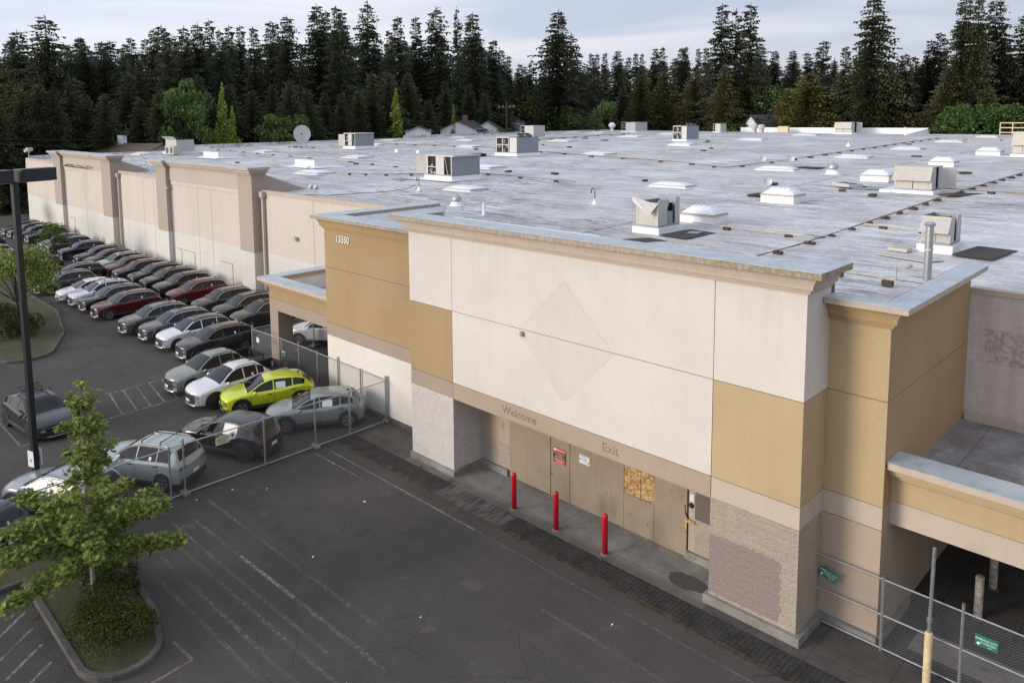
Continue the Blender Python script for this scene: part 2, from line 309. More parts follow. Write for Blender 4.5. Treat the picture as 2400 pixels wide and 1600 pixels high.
def canroof():
    t = NT('canopy_membrane'); c = (.27, .262, .275); col = t.mix(t.ramp(t.noise(.8, 7, dist=.5, rough=.7), .34, .64), mul(c, .55), mul(c, 1.25)); br = t.brick(t.comb(*t.sep()[:2]), 1.9, 2.6, .02, offset=0)
    pl = t.ramp(t.noise(1.0, 6, t.map((1.1, .3, 1), loc=(1, 4, 0))), .52, .66); col = t.mix(t.math('MULTIPLY', pl, .6), col, (.52, .53, .56)); col = t.mix(t.math('MULTIPLY', br[1], .6), col, (.08, .08, .08))
    col = t.mix(.6, col, t.ramp(t.noise(13, 8, rough=.85), .3, .66, (.5, .5, .5, 1), (1.2, 1.2, 1.2, 1)), 'MULTIPLY'); t.bump(t.noise(20, 5), .4, .02); return t.fin(col, .6, spec=.35)
M['canopy_roof'] = canroof()
M['white_paint'] = plain('white_roof_coating', (.78, .79, .81), .5, noise=.07, scale=3)
M['skylight'] = plain('skylight_dome_plastic', (.74, .78, .85), .25, noise=.05)
M['gravel_dark'] = plain('dark_bare_roofing', (.05, .045, .042), .95, noise=.3, scale=30)
M['ac'] = plain('unit_beige_metal', (.46, .44, .385), .5, .1, noise=.07, scale=3); M['ac_light'] = plain('unit_light_metal', (.47, .465, .45), .5, .1, noise=.08)
M['coil'] = plain('unit_coil_metal', (.25, .28, .31), .5, .2, noise=.10, scale=3); M['void'] = plain('dark_machinery', (.012, .012, .013), .8)
M['machinery'] = plain('machinery_metal', (.12, .13, .14), .5, .6, noise=.5, scale=12)
M['galv'] = plain('galvanised_steel', (.42, .44, .45), .4, .75, noise=.15); M['wire'] = plain('fence_wire', (.30, .31, .32), .5, .4)
M['pipe'] = plain('rusty_gas_pipe', (.24, .17, .12), .7, .1, noise=.45, scale=3); M['pipe_tan'] = plain('tan_gas_pipe', (.52, .43, .30), .6, noise=.2)
M['block'] = plain('wood_block', (.075, .055, .04), .9, noise=.5, scale=14); M['black'] = plain('black_plastic', (.02, .02, .021), .5)
M['pole'] = plain('dark_bronze_pole', (.018, .022, .026), .4, .3); M['red'] = plain('red_bollard_paint', (.52, .006, .018), .35, noise=.12, scale=6)
M['yellow'] = plain('pale_yellow_paint', (.62, .50, .30), .6, noise=.2, scale=8); M['rustwhite'] = plain('rusty_white_paint', (.38, .34, .30), .7, noise=.6, scale=7)
def osb():
    t = NT('strand_board'); v = t.n.new('ShaderNodeTexVoronoi'); v.inputs['Scale'].default_value = 12; t.link(t.map((1, 1, 1.6), rot=(.3, .5, .2), vec=t.mix(.06, t.co, t.noise(9, 3))), v.inputs['Vector'])
    col = t.mix(t.ramp(t.sep(v.outputs['Color'])[0], .1, .9), (.30, .16, .055), (.66, .45, .20)); col = t.mix(.3, col, t.ramp(t.noise(14, 5), .3, .65), 'MULTIPLY'); return t.fin(col, .7)
M['osb'] = osb()
def ply(name, c):
    t = NT(name); col = t.mix(t.ramp(t.noise(1.5, 5), .3, .7), mul(c, .88), mul(c, 1.06)); ch = t.ramp(t.noise(9, 5, t.map((1, 1, .5))), .66, .72)
    col = t.mix(t.math('MULTIPLY', ch, .7), col, mul(c, .35)); col = t.mix(.22, col, t.ramp(t.noise(70, 4), .25, .7), 'MULTIPLY'); t.bump(t.noise(50, 4), .4, .01); return t.fin(col, .85)
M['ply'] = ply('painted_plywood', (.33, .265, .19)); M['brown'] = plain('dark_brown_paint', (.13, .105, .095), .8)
M['glass'] = plain('dark_car_glass', (.008, .010, .013), .03, noise=.1, spec=.38)
def carp():
    t = NT('car_paint'); oi = t.n.new('ShaderNodeObjectInfo'); d = t.ramp(t.noise(1.8, 5), .3, .75)
    x, y, z = t.sep(); geo = t.n.new('ShaderNodeNewGeometry'); nz_ = t.sep(geo.outputs['Normal'])[2]
    dust = t.math('MULTIPLY', t.math('MULTIPLY', t.ramp(nz_, .4, 1.0), d), .05); col = t.mix(dust, oi.outputs['Color'], (.22, .19, .16)); rg = t.math('ADD', .22, t.math('MULTIPLY', dust, 1.6))
    return t.fin(col, rg, .25, Coat_Weight=.6, Coat_Roughness=.06)
M['paint'] = carp()
M['tyre'] = plain('tyre_rubber', (.016, .016, .016), .8); M['rim'] = plain('alloy_rim', (.36, .37, .38), .3, .8); M['rim_dark'] = plain('dark_rim', (.06, .06, .065), .35, .6)
M['chrome'] = plain('chrome_trim', (.6, .61, .62), .18, .95, noise=.03); M['clad'] = plain('grey_cladding', (.022, .022, .023), .6)
M['lamp'] = plain('headlamp_lens', (.30, .31, .32), .1, .3); M['tail'] = plain('tail_lamp_red', (.32, .01, .012), .15); M['plate'] = plain('white_plate', (.7, .7, .72), .4, noise=.03)
M['amber'] = plain('orange_reflector', (.7, .2, .02), .3); M['skid'] = plain('silver_skid', (.45, .46, .47), .35, .4)
M['paper'] = plain('white_paper', (.68, .72, .74), .5, noise=.03); M['yellow_sign'] = plain('yellow_card', (.75, .5, .03), .6, noise=.03)
M['cream_sign'] = plain('cream_sign', (.62, .60, .40), .5, noise=.03)
M['sign_red'] = plain('sign_red', (.55, .05, .05), .45, noise=.03); M['sign_green'] = plain('sign_green', (.02, .16, .11), .4, noise=.05); M['txt_white'] = plain('white_lettering', (.85, .85, .85), .5, noise=.02)
M['txt_yellow'] = plain('yellow_lettering', (.8, .45, .03), .5, noise=.02); M['txt_black'] = plain('black_lettering', (.02, .02, .025), .5, noise=.02); M['txt_violet'] = plain('violet_lettering', (.25, .10, .25), .5, noise=.02)
def ghost(name, c):
    t = NT(name); f = t.ramp(t.noise(14, 4), .38, .55); tr = t.n.new('ShaderNodeBsdfTransparent'); ms = t.n.new('ShaderNodeMixShader')
    t.fin(c, .9); t.link(t.math('MULTIPLY', f, .6), ms.inputs[0]); t.link(tr.outputs[0], ms.inputs[1]); t.link(t.b.outputs[0], ms.inputs[2]); t.link(ms.outputs[0], t.o.inputs[0]); return t.mat
M['ghost'] = ghost('lettering_ghost', (.28, .24, .205))
def worn(name, c, k0, k1, sc=(1, 1, 1)):
    t = NT(name); f = t.ramp(t.noise(7, 7, t.map(sc), .75), k0, k1); g = t.ramp(t.noise(.7, 3), .3, .62); tr = t.n.new('ShaderNodeBsdfTransparent'); ms = t.n.new('ShaderNodeMixShader')
    t.fin(c, .85); t.link(t.math('MULTIPLY', f, t.math('ADD', .35, t.math('MULTIPLY', g, .65))), ms.inputs[0]); t.link(tr.outputs[0], ms.inputs[1]); t.link(t.b.outputs[0], ms.inputs[2]); t.link(ms.outputs[0], t.o.inputs[0]); return t.mat
M['line'] = worn('worn_white_line', (.30, .30, .29), .36, .60); M['line_faint'] = worn('faint_old_line', (.165, .16, .152), .40, .64); M['line_tan'] = worn('worn_tan_line', (.26, .23, .17), .34, .58)
def leaf(name, c1, c2, sub=.0):
    t = NT(name); oi = t.n.new('ShaderNodeObjectInfo'); g = t.n.new('ShaderNodeNewGeometry'); f = t.ramp(g.outputs['Random Per Island'], .05, .95)
    col = t.mix(f, c1, c2); col = t.mix(1.0, col, oi.outputs['Color'], 'MULTIPLY')
    t.fin(col, .65, spec=.3)
    tl = t.n.new('ShaderNodeBsdfTranslucent'); t.link(col, tl.inputs[0]); ms = t.n.new('ShaderNodeMixShader'); ms.inputs[0].default_value = .3
    t.link(t.b.outputs[0], ms.inputs[1]); t.link(tl.outputs[0], ms.inputs[2]); t.link(ms.outputs[0], t.o.inputs[0]); return t.mat
M['needles'] = leaf('conifer_needles', (.024, .032, .021), (.092, .103, .062)); M['leaf_maple'] = leaf('maple_leaves', (.085, .14, .028), (.32, .38, .09))
M['leaf_broad'] = leaf('broad_leaves', (.05, .085, .028), (.13, .18, .06)); M['leaf_lime'] = leaf('poplar_leaves', (.18, .25, .04), (.42, .48, .11)); M['leaf_bush'] = leaf('bush_leaves', (.025, .045, .010), (.085, .105, .022))
M['bark'] = plain('conifer_bark', (.06, .05, .042), .95, noise=.4); M['bark_pale'] = plain('pale_bark', (.30, .27, .23), .9, noise=.35, scale=12)
def grassm():
    t = NT('rough_grass'); col = t.mix(t.ramp(t.noise(.8, 6), .3, .7), (.035, .052, .018), (.10, .095, .045)); col = t.mix(.5, col, t.ramp(t.noise(25, 4), .2, .7), 'MULTIPLY'); t.bump(t.noise(20, 4), .6, .06); return t.fin(col, .95)
M['grass'] = grassm(); M['soil'] = plain('bark_mulch', (.05, .037, .028), .95, noise=.5, scale=16); M['weed'] = leaf('dry_weeds', (.10, .11, .04), (.24, .20, .09))
M['h_white'] = plain('house_white_siding', (.78, .80, .82), .7, noise=.05); M['h_blue'] = plain('house_grey_siding', (.30, .34, .38), .7, noise=.05); M['h_roof'] = plain('dark_shingles', (.055, .055, .06), .9, noise=.3, scale=4); M['h_roofb'] = plain('brown_shingles', (.11, .08, .062), .9, noise=.3, scale=4); M['brickred'] = plain('chimney_brick', (.25, .10, .07), .9)
M['wood_pole'] = plain('utility_pole_wood', (.10, .085, .07), .9, noise=.3); M['dish'] = plain('dish_grey', (.52, .53, .54), .5, noise=.06)

# ------------------------------------------------------------------ ground
def hill(x, y):
    dx = max(-100-x, x-80, 0); dy = max(y-140, -70-y, 0); d = math.hypot(dx, dy); t = min(1, d/70)
    return 7.5*t*t*(3-2*t) + (3*math.sin(x*.02)*math.sin(y*.017) if d > 80 else 0)
def terrain():
    n = 96; ts = np.linspace(-1, 1, n); xs = -20 + 260*ts + 640*ts**5; ys = 40 + 260*ts + 640*ts**5
    vs = [(x, y, -.08 + hill(x, y)) for y in ys for x in xs]; fs = [(j*n+i, j*n+i+1, (j+1)*n+i+1, (j+1)*n+i) for j in range(n-1) for i in range(n-1)]
    tag(MB().add(vs, fs).build('terrain', M['grass'], smooth=True), kind='structure')
terrain()
def sheet(name, polys, z, mat, kind='structure'):
    b = MB()
    for p in polys: b.add([(x, y, z) for x, y in p], [tuple(range(len(p)))])
    o = b.build(name, mat)
    if kind: tag(o, kind=kind)
    return o
def rect(x0, y0, x1, y1): return [(x0, y0), (x1, y0), (x1, y1), (x0, y1)]
sheet('parking_lot', [rect(-98, -68, 78, 8.3), rect(-98, 8.3, -88.8, 138), rect(-88.8, 134.3, 78, 138)], 0, M['asphalt'])
sheet('paver_strip', [rect(-3.15, -1.37, 24, -.45)], .006, M['paver'])
sheet('sidewalk', [[(0, -.45), (12.6, -.45), (12.6, 0), (12.5, 0), (12.5, 1.43), (2.4, 1.43), (2.4, 0), (0, 0)]], .010, M['sidewalk'])
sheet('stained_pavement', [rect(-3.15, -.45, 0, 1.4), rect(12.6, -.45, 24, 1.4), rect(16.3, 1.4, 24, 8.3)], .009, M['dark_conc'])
sheet('walkway', [rect(16.9, 1.75, 23.5, 2.75)], .014, M['sidewalk'])
def line(name, pts, w, mat, z=.005):
    b = MB()
    for (x0, y0, x1, y1) in pts:
        d = Vector((x1-x0, y1-y0, 0)).normalized(); n = Vector((-d.y, d.x, 0))*w/2; a, c = Vector((x0, y0, z)), Vector((x1, y1, z)); k = max(1, int((c-a).length/1.0))
        b.add([a-n, c-n, c+n, a+n], [(0, 1, 2, 3)])
    return tag(b.build(name, mat), kind='structure')
line('stall_line', [(-2.6, -2.0, 5.5, -1.985), (-2.9, -2.55, -.2, -2.5)], .07, M['line'])
line('old_line', [(5.5, -1.985, 17, -1.95), (-.2, -2.5, 1.8, -2.48)], .07, worn('thin_old_line', (.19, .185, .18), .40, .66))
line('stall_line', [(1.6, -7.9, 4.5, -7.8)], .11, M['line'])
line('old_line', [(-1.6, -8.0, 1.6, -7.9), (4.5, -7.8, 8.5, -7.7), (-.1, -9.6, 12, -9.3), (-.2, -9.0, 8.5, -8.75), (-1.8, -8.6, 7, -8.35), (.8, -10.1, 6.5, -9.95), (-2.4, -7.1, 7, -6.9), (9.6, -3.4, 14, -3.35)], .13, M['line_faint'])
line('island_marking', [(3.9, -10.85, 4.87, -10.78), (4.87, -10.78, 4.98, -11.9), (4.98, -11.9, 4.6, -13.6)], .085, M['line_tan'])
line('stall_line', [(1.58+i*.86, -14.11-i*.06, .80+i*.86, -13.2-i*.02) for i in range(-1, 3)], .085, M['line'])
line('stall_line', [(-15.75, -5.94+i*.63, -12.5, -5.94-.5+i*.63) for i in range(5)] + [(-15.62, -6.1, -15.9, -2.5), (-12.38, -7.6, -12.62, -3.2)], .085, M['line'])
line('stall_line', [(-15.9, -10.56, -11.95, -10.54), (-11.95, -10.6, -11.9, -9.6)], .09, M['line'])

def kerb_island(name, poly, h, grass, soil=None):
    # kerb ring with a bed inside
    n = len(poly); c = Vector((sum(p[0] for p in poly)/n, sum(p[1] for p in poly)/n))
    b = MB(); inner = []
    for i in range(n):
        p0, p, p1 = Vector(poly[i-1]), Vector(poly[i]), Vector(poly[(i+1) % n])
        d0 = (p-p0).normalized(); d1 = (p1-p).normalized(); nn = Vector((-(d0+d1).y, (d0+d1).x)).normalized()
        inner.append(p + nn*.16/max(.5, abs(nn.dot(Vector((-d0.y, d0.x))))))
    vs = []
    for p, q in zip(poly, inner): vs += [(p[0], p[1], -.02), (p[0], p[1], h-.02), (p[0]*.9+q[0]*.1, p[1]*.9+q[1]*.1, h), (q[0], q[1], h), (q[0], q[1], -.02)]
    fs = []
    for i in range(n):
        j = (i+1) % n
        for k in range(4): fs.append((i*5+k, j*5+k, j*5+k+1, i*5+k+1))
    tag(MB().add(vs, fs).build('kerb', M['curb_dark']), kind='structure')
    tag(MB().add([(q[0], q[1], h-.03) for q in inner], [tuple(range(n))]).build('planting_bed', grass), kind='structure')
def arc(cx, cy, r, a0, a1, n=7): return [(cx+r*math.cos(R(a0+(a1-a0)*i/n)), cy+r*math.sin(R(a0+(a1-a0)*i/n))) for i in range(n+1)]
isl = [(-3.0, -22), (-1.4, -22), (-1.4, -12.92)] + arc(3.4, -11.95, .98, -85, 85, 9) + [(2.6, -10.7), (-3.0, -10.3)]
kerb_island('island', isl, .14, M['grass'])
isl2 = arc(-25.6, -7.3, 1.6, -90, 60, 6) + [(-28.5, -4.3), (-34.8, -3.0), (-52, -3.0), (-52, -8.9), (-27, -9.2)]
kerb_island('island', isl2, .14, M['grass'])

# ------------------------------------------------------------------ the store
B = empty('store_building', (0, 0, 0), 0, 'large closed flat-roofed store with cream and mustard entrance block and long pale side wall', 'store')
XA, XB, X1, X2, YR, YC, YB = 2.38, 12.546, 14.905, 16.31, 1.4, 1.94, 8.36
ZS, ZB1, ZB0, ZT = 6.14, 3.51, 2.92, 8.79
g = .010
def part(mb, name, mat, parent=B, **k): return mb.build(name, mat, parent, **k)
# front block core + piers + recess
seam = plain('seam_brown', (.16, .12, .09), .9)
part(MB().box(.03, .03, ZB0+.004, X1-.03, 1.39, 8.8).box(.03, 1.51, 0, X1-.03, 1.7, 8.8), 'wall_core', seam); part(MB().box(.03, .455, 8.81, X1-.5, 1.7, 8.84), 'parapet_ledge', M['roof']); part(MB().box(1.2, 1.15, 8.841, 7.9, 1.32, 9.27), 'inner_flashing', M['white_paint'])
def panel_y(x0, x1, z0, z1, mat, y=0, t=.03, name='stucco_panel'): part(MB().box(x0+g, y, z0+g, x1-g, y+t, z1-g), name, mat)
def panel_x(y0, y1, z0, z1, mat, x, t=.03, name='stucco_panel'): part(MB().box(x-t, y0, z0+g, x, y1, z1-g), name, mat)
panel_y(-g, XA, ZS, ZT+.02, M['white']); panel_y(-g, XA, ZB1, ZS, M['mustard']); panel_y(XA, XB, ZS, ZT+.02, M['white']); panel_y(XA, XB, ZB1, ZS, M['white'])
panel_y(XB, X1+g, ZS, ZT+.02, M['white']); panel_y(XB, X1+g, ZB1, ZS, M['mustard_pale'])
panel_y(-g, XA, ZB0, ZB1, M['taupe'], name='band_panel'); panel_y(XA, XB, ZB0, ZB1, M['band'], name='band_panel'); panel_y(XB, X1+g, ZB0, ZB1, M['band_pale'], name='band_panel')
panel_x(.031, YR, ZS, ZT+.02, M['white'], X1); panel_x(.031, YR, ZB1, ZS, M['mustard_pale'], X1); panel_x(.031, YR, ZB0, ZB1, M['band_pale'], X1, name='band_panel')
part(MB().box(0, .0, .22, XA, 1.42, ZB0), 'pier', M['split_white']); part(MB().box(XB, .0, .22, X1, 1.42, ZB0), 'pier', M['split_beige'])
part(MB().box(XA, .03, ZB0-.03, XB, 1.42, ZB0), 'soffit', M['taupe'])
part(MB().box(-.05, -.10, 0, XA+.10, 1.42, .22), 'footing', M['curb'], bevel=.015); part(MB().box(XB-.10, -.14, 0, X1+.14, 1.42, .24), 'footing', M['curb'], bevel=.015)
part(MB().box(XA+.10, 1.30, 0, 3.80, 1.42, .25), 'footing', M['curb'], bevel=.01); part(MB().box(11.05, 1.30, 0, XB-.10, 1.42, .24), 'footing', M['curb'], bevel=.01)
# recess wall
part(MB().box(XA, 1.41, .25, 3.83, 1.50, 1.13), 'recess_wall', M['split_beige']); part(MB().box(XA, 1.41, 1.14, 3.83, 1.50, ZB0-.03), 'recess_wall', M['tan'])
part(MB().box(3.40, 1.395, 1.70, 3.55, 1.41, 1.95), 'vent_cover', M['taupe'])
for x0, x1, y in ((3.83, 5.77, 1.40), (5.80, 6.62, 1.405), (6.65, 8.81, 1.40)): part(MB().box(x0, y, .02, x1, 1.46, ZB0-.03), 'boarding_sheet', M['ply'])
part(MB().box(8.82, 1.40, .02, 9.92, 1.46, 1.2), 'boarding_sheet', M['ply']); part(MB().box(9.94, 1.39, .02, 11.05, 1.46, ZB0-.03), 'boarding_sheet', M['ply'])
part(MB().box(8.82, 1.415, 1.21, 9.42, 1.46, ZB0-.03), 'strand_board_sheet', M['osb']); part(MB().box(9.445, 1.415, 1.21, 9.935, 1.46, ZB0-.03), 'strand_board_sheet', M['osb'])
for xx in (4.66, 7.72, 8.3): part(MB().box(xx, 1.394, .02, xx+.014, 1.4, 2.88), 'board_seam', M['taupe'])
part(MB().box(5.75, 1.45, .02, 9.95, 1.5, 2.9).box(11.04, 1.42, .02, 11.1, 1.5, 2.9), 'shadow_gap', M['void'])
part(MB().box(11.1, 1.41, .24, 11.30, 1.5, 2.9), 'door_jamb', M['tan']); part(MB().box(11.30, 1.41, 1.27, XB, 1.5, 2.9), 'recess_wall', M['brown']); part(MB().box(11.30, 1.41, .24, XB, 1.5, 1.27), 'recess_wall', M['split_beige'])
part(MB().box(11.14, 1.39, 1.78, 11.27, 1.41, 2.0), 'notice', M['paper']); part(MB().lathe([(.075, 0), (.08, .03), (.05, .07), (0.01, .075)], 12, (11.19, 1.41, 1.66), M=Matrix.Rotation(R(90), 4, 'X')), 'lock_box', M['black'])
part(MB().box(11.0, 1.37, 1.10, 11.3, 1.39, 1.22), 'batten', M['osb']); part(MB().add([(10.98,1.385,1.2),(11.05,1.385,1.22),(11.06,1.385,.82),(11.0,1.385,.72),(10.97,1.385,.95)],[(0,1,2,3,4)]), 'broken_edge', M['osb'])
part(MB().tube([(10.98,1.38,1.6),(11.02,1.37,1.35),(11.1,1.37,1.22)], .015), 'cable', M['black']); part(MB().box(11.17,1.40,1.33,11.24,1.41,1.45), 'keypad', M['ac'])
def ring(mb, x0, y0, x1, y1, p, z0, z1, tin, left=True, right=True, mi=0, pr=None):
    xa = x0-p if left else x0; xb = x1+(p if pr is None else pr) if right else x1
    mb.box(xa, y0-p, z0, xb, y0+tin, z1, mi)
    if left: mb.box(xa, y0+tin, z0, x0+tin, y1, z1, mi)
    if right: mb.box(x1-tin, y0+tin, z0, xb, y1, z1, mi)
def cornice(name, x0, y0, x1, y1, zt, H, P, tin, mat, left=True, right=True):
    # stepped and coved moulding, profile as several thin layers
    b = MB(); prof = [(0, .18), (.10, .20), (.13, .30), (.24, .33), (.27, .45), (.30, .52), (.5, .56), (.62, .62), (.78, .74), (.9, .9), (1.0, .94)]
    for (a0, p0), (a1, p1) in zip(prof, prof[1:]):
        ring(b, x0, y0, x1, y1, P*(p0+p1)/2*.72, zt-H+H*a0, zt-H+H*a1, tin, left, right)
    return part(b, name, mat)
def coping(x0, y0, x1, y1, P, z0, z1, tin, mat, left=True, right=True):
    b = MB(); ring(b, x0, y0, x1, y1, P, z0, z1-.012, tin, left, right); o = part(b, 'coping', mat)
    b = MB(); ring(b, x0, y0, x1, y1, P+.012, z1-.012, z1, tin+.01, left, right); part(b, 'metal_cap', M['coping_top'], o); return o
cornice('cornice', 0, 0, X1, 1.3, 9.24, .46, .5, .45, M['cornice']); coping(0, 0, X1, 1.38, .49, 9.24, 9.41, .45, M['coping_edge'])
# tan flank
part(MB().box(X1+.001, YR+.03, 0, X2-.03, 2.2, 8.4).box(X2-.35, 2.2, 0, X2-.03, YB, 8.4), 'wall_core', seam)
panel_y(X1-.009, X2+g, ZS, 8.05, M['mustard_pale'], YR); panel_y(X1-.009, X2+g, ZB1, ZS, M['mustard_pale'], YR); panel_y(X1-.009, X2+g, ZB0, ZB1, M['band_pale'], YR, name='band_panel'); panel_y(X1-.009, X2+g, .2, ZB0, M['tan'], YR)
panel_x(YR+.031, YB, ZS, 8.44, M['mustard'], X2); panel_x(YR+.031, YB, ZB1, ZS, M['mustard'], X2); panel_x(YR+.031, YB, ZB0, ZB1, M['band'], X2, name='band_panel'); panel_x(YR+.031, YB, .02, ZB0, M['tan'], X2)
part(MB().box(X1, YR-.12, 0, X2+.02, YR+.03, .2).box(X2-.2, YR+.03, 0, X2+.12, 3.6, .2), 'footing', M['curb'], bevel=.01)
cornice('cornice', X1+.02, YR, X2, YR+.3, 8.42, .48, .45, .2, M['cornice_m'], left=False); coping(X1+.02, YR, X2, 8.0, .49, 8.42, 8.57, .1, M['cornice'], left=False)
# left flank
part(MB().box(-7.97, YR+.03, 0, -.001, 1.97, 8.4).box(-7.97, 1.97, 0, -7.41, YB, 8.4), 'wall_core', seam)
part(MB().box(-7.409, 1.99, 7.5, -7.375, 8.3, 8.41), 'inner_flashing', M['white_paint']); part(MB().box(-7.374, 1.971, 7.5, 0, 2.0, 8.41), 'inner_flashing', M['white_paint'])
panel_y(-8-g, -.005, ZS, 8.05, M['mustard_patch'], YR); panel_y(-8-g, -.005, ZB1, ZS, M['mustard_patch'], YR); panel_y(-8-g, -.005, ZB0, ZB1, M['taupe'], YR, name='band_panel'); panel_y(-8-g, -.005, .2, ZB0, M['white_plain'], YR)
panel_x(YR+.031, YB, .2, 8.4, M['mustard'], -7.97)
part(MB().box(-8.06, YR-.12, 0, -.05, YR+.03, .2), 'footing', M['curb_dark'], bevel=.01)
cornice('cornice', -8, YR, -.06, 7.6, 8.42, .48, .42, .3, M['cornice_m'], right=False); coping(-8, YR, -.06, 8.0, .45, 8.42, 8.57, .61, M['coping_edge'], right=False)
# canopies
def canopy(x0, x1, left):
    nm = part(MB().box(x0, YC, ZB0, x1, YC+.85, ZB1-.003), 'canopy_beam', M['taupe'] if left else M['band_pale'])
    o = part(MB().box(x0, YC, ZB1+.01, x1, YC+.85, 4.46), 'canopy_fascia', M['mustard'] if left else M['mustard_pale'])
    xe0, xe1 = (x0, x0+.85) if left else (x1-.85, x1)
    part(MB().box(xe0, YC+.85, ZB0, xe1, YB-.01, ZB1-.003), 'canopy_beam', M['taupe']); part(MB().box(xe0, YC+.85, ZB1+.01, xe1, YB-.01, 4.46), 'canopy_fascia', M['mustard'])
    b = MB()
    for (a0, p0), (a1, p1) in (((0, .08), (.3, .08)), ((.3, .14), (.45, .14)), ((.45, .2), (.75, .24)), ((.75, .3), (1, .3))):
        z0, z1 = 4.12+.34*a0, 4.12+.34*a1
        if left: b.box(x0-p1, YC-p1, z0, x1, YC-.001, z1); b.box(x0-p1, YC-.001, z0, x0-.001, YB-.02, z1)
        else: b.box(x0, YC-p1, z0, x1+p1, YC-.001, z1); b.box(x1+.001, YC-.001, z0, x1+p1, YB-.02, z1)
    part(MB().box(x0+.002, YC-.02, 4.085, x1-.002, YC-.001, 4.119), 'moulding_shadow_line', M['brown'])  # dark brown strip added to imitate the shadow line below the moulding
    part(b, 'canopy_moulding', M['cornice_m'] if left else M['mustard_pale'])
    b = MB(); xs = (x0-.45, x1) if left else (x0+.02, x1+.45)
    b.box(xs[0], YC-.44, 4.461, xs[1], YC+.42, 4.62)
    if left: b.box(xs[0], YC+.42, 4.461, x0+.42, YB-.02, 4.62)
    else: b.box(x1-.42, YC+.42, 4.461, xs[1], YB-.02, 4.62)
    q = part(b, 'coping', M['cornice']); b = MB(); b.box(xs[0]-.01, YC-.45, 4.621, xs[1], YC+.43, 4.64)
    if left: b.box(xs[0]-.01, YC+.43, 4.621, x0+.43, YB-.02, 4.64)
    else: b.box(x1-.43, YC+.43, 4.621, xs[1]+.01, YB-.02, 4.64)
    part(b, 'metal_cap', M['coping_top'], q)
    xi0, xi1 = (x0+.85, x1) if left else (x0, x1-.85)
    part(MB().box(xi0, YC+.85, 3.55, xi1, YB-.01, 3.74), 'canopy_roof', M['canopy_roof']); part(MB().box(xi0, YC+.85, ZB0+.12, xi1, YB-.01, ZB0+.2), 'soffit', M['brown'])
    part(MB().box(xi0, YC+.851, 3.74, xi1, YC+.875, 4.44), 'inner_flashing', M['white_paint'] if left else M['canopy_roof'])
    for yy in (YC, YB-.95):
        p = part(MB().box(xe0+.005, yy+.005, .2, xe1-.005, yy+.85, ZB0), 'canopy_pillar', M['taupe'] if left else M['band']); part(MB().box(xe0-.08, yy-.08, 0, xe1+.08, yy+.93, .2), 'footing', M['curb'], p)
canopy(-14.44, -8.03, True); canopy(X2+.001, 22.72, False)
part(MB().box(-13.589, YC+.88, 3.75, -13.56, YB-.05, 4.44), 'inner_flashing', M['white_paint'])
# walls of the big box
part(MB().box(X2+.001, YB, 0, 75, YB+.3, 7.62), 'back_wall', M['back_cmu']); part(MB().box(X2+.001, YB-.03, 7.621, 75, YB+.32, 7.78), 'wall_trim', M['cornice'])
part(MB().box(X2+.05, YB-.12, 3.74, 21.8, YB-.041, 3.98), 'base_flashing', M['cornice'])
b = MB(); n = 16
for i in range(n):
    xa, xb = -88.7+(80.7)*i/n, -88.7+80.7*(i+1)/n; zt0 = rz(xa, 8.4)+.30; zt1 = rz(xb, 8.4)+.30
    b.add([(xa, YB, 0), (xb, YB, 0), (xb, YB, zt1), (xa, YB, zt0), (xa, YB+.3, 0), (xb, YB+.3, 0), (xb, YB+.3, zt1), (xa, YB+.3, zt0)], [(0, 1, 2, 3), (3, 2, 6, 7), (5, 4, 7, 6)])
b.box(-88.99, YB, 0, -88.7, 134, 8.0); b.box(-88.99, 134.0, 0, 75, 134.3, 9.0)
part(b, 'side_wall', M['long_wall'])
b = MB()
for i in range(n):
    xa, xb = -88.7+(80.7)*i/n, -88.7+80.7*(i+1)/n; zt0 = rz(xa, 8.4)+.30; zt1 = rz(xb, 8.4)+.30
    b.add([(xa, YB-.05, zt0-.22), (xb, YB-.05, zt1-.22), (xb, YB-.05, zt1+.04), (xa, YB-.05, zt0+.04), (xa, YB+.3, zt0+.04), (xb, YB+.3, zt1+.04), (xa, YB-.001, zt0-.22), (xb, YB-.001, zt1-.22)], [(0, 1, 2, 3), (3, 2, 5, 4), (6, 7, 1, 0)])
part(b, 'wall_trim', M['cornice'])
for x in (-20.26, -37.04, -34.55, -49.28, -46.78, -64.7, -80.36): part(MB().box(x-.02, YB-.006 if not (-42 < x < -30 or -71 < x < -58) else 8.094, 0, x+.02, YB if not (-42 < x < -30 or -71 < x < -58) else 8.1, 7.75), 'control_joint', M['taupe'])
def doorp(x0, x1, z1, y=8.1):
    d = part(MB().box(x0, y-.035, 0, x1, y, z1), 'door', M['long_wall']); part(MB().box(x0-.04, y-.02, 0, x0-.003, y-.001, z1+.03).box(x0-.04, y-.04, z1+.003, x1+.04, y-.001, z1+.05).box(x1+.003, y-.02, 0, x1+.03, y-.001, z1), 'door_frame', M['taupe'], d)
    part(MB().box(x1-.15, y-.07, .95, x1-.10, y-.036, 1.05), 'handle', M['taupe'], d)
doorp(-41.5, -40.6, 2.2); doorp(-39.9, -38.05, 2.2); doorp(-33.35, -31.4, 2.15); doorp(-70.6, -69.0, 2.3)
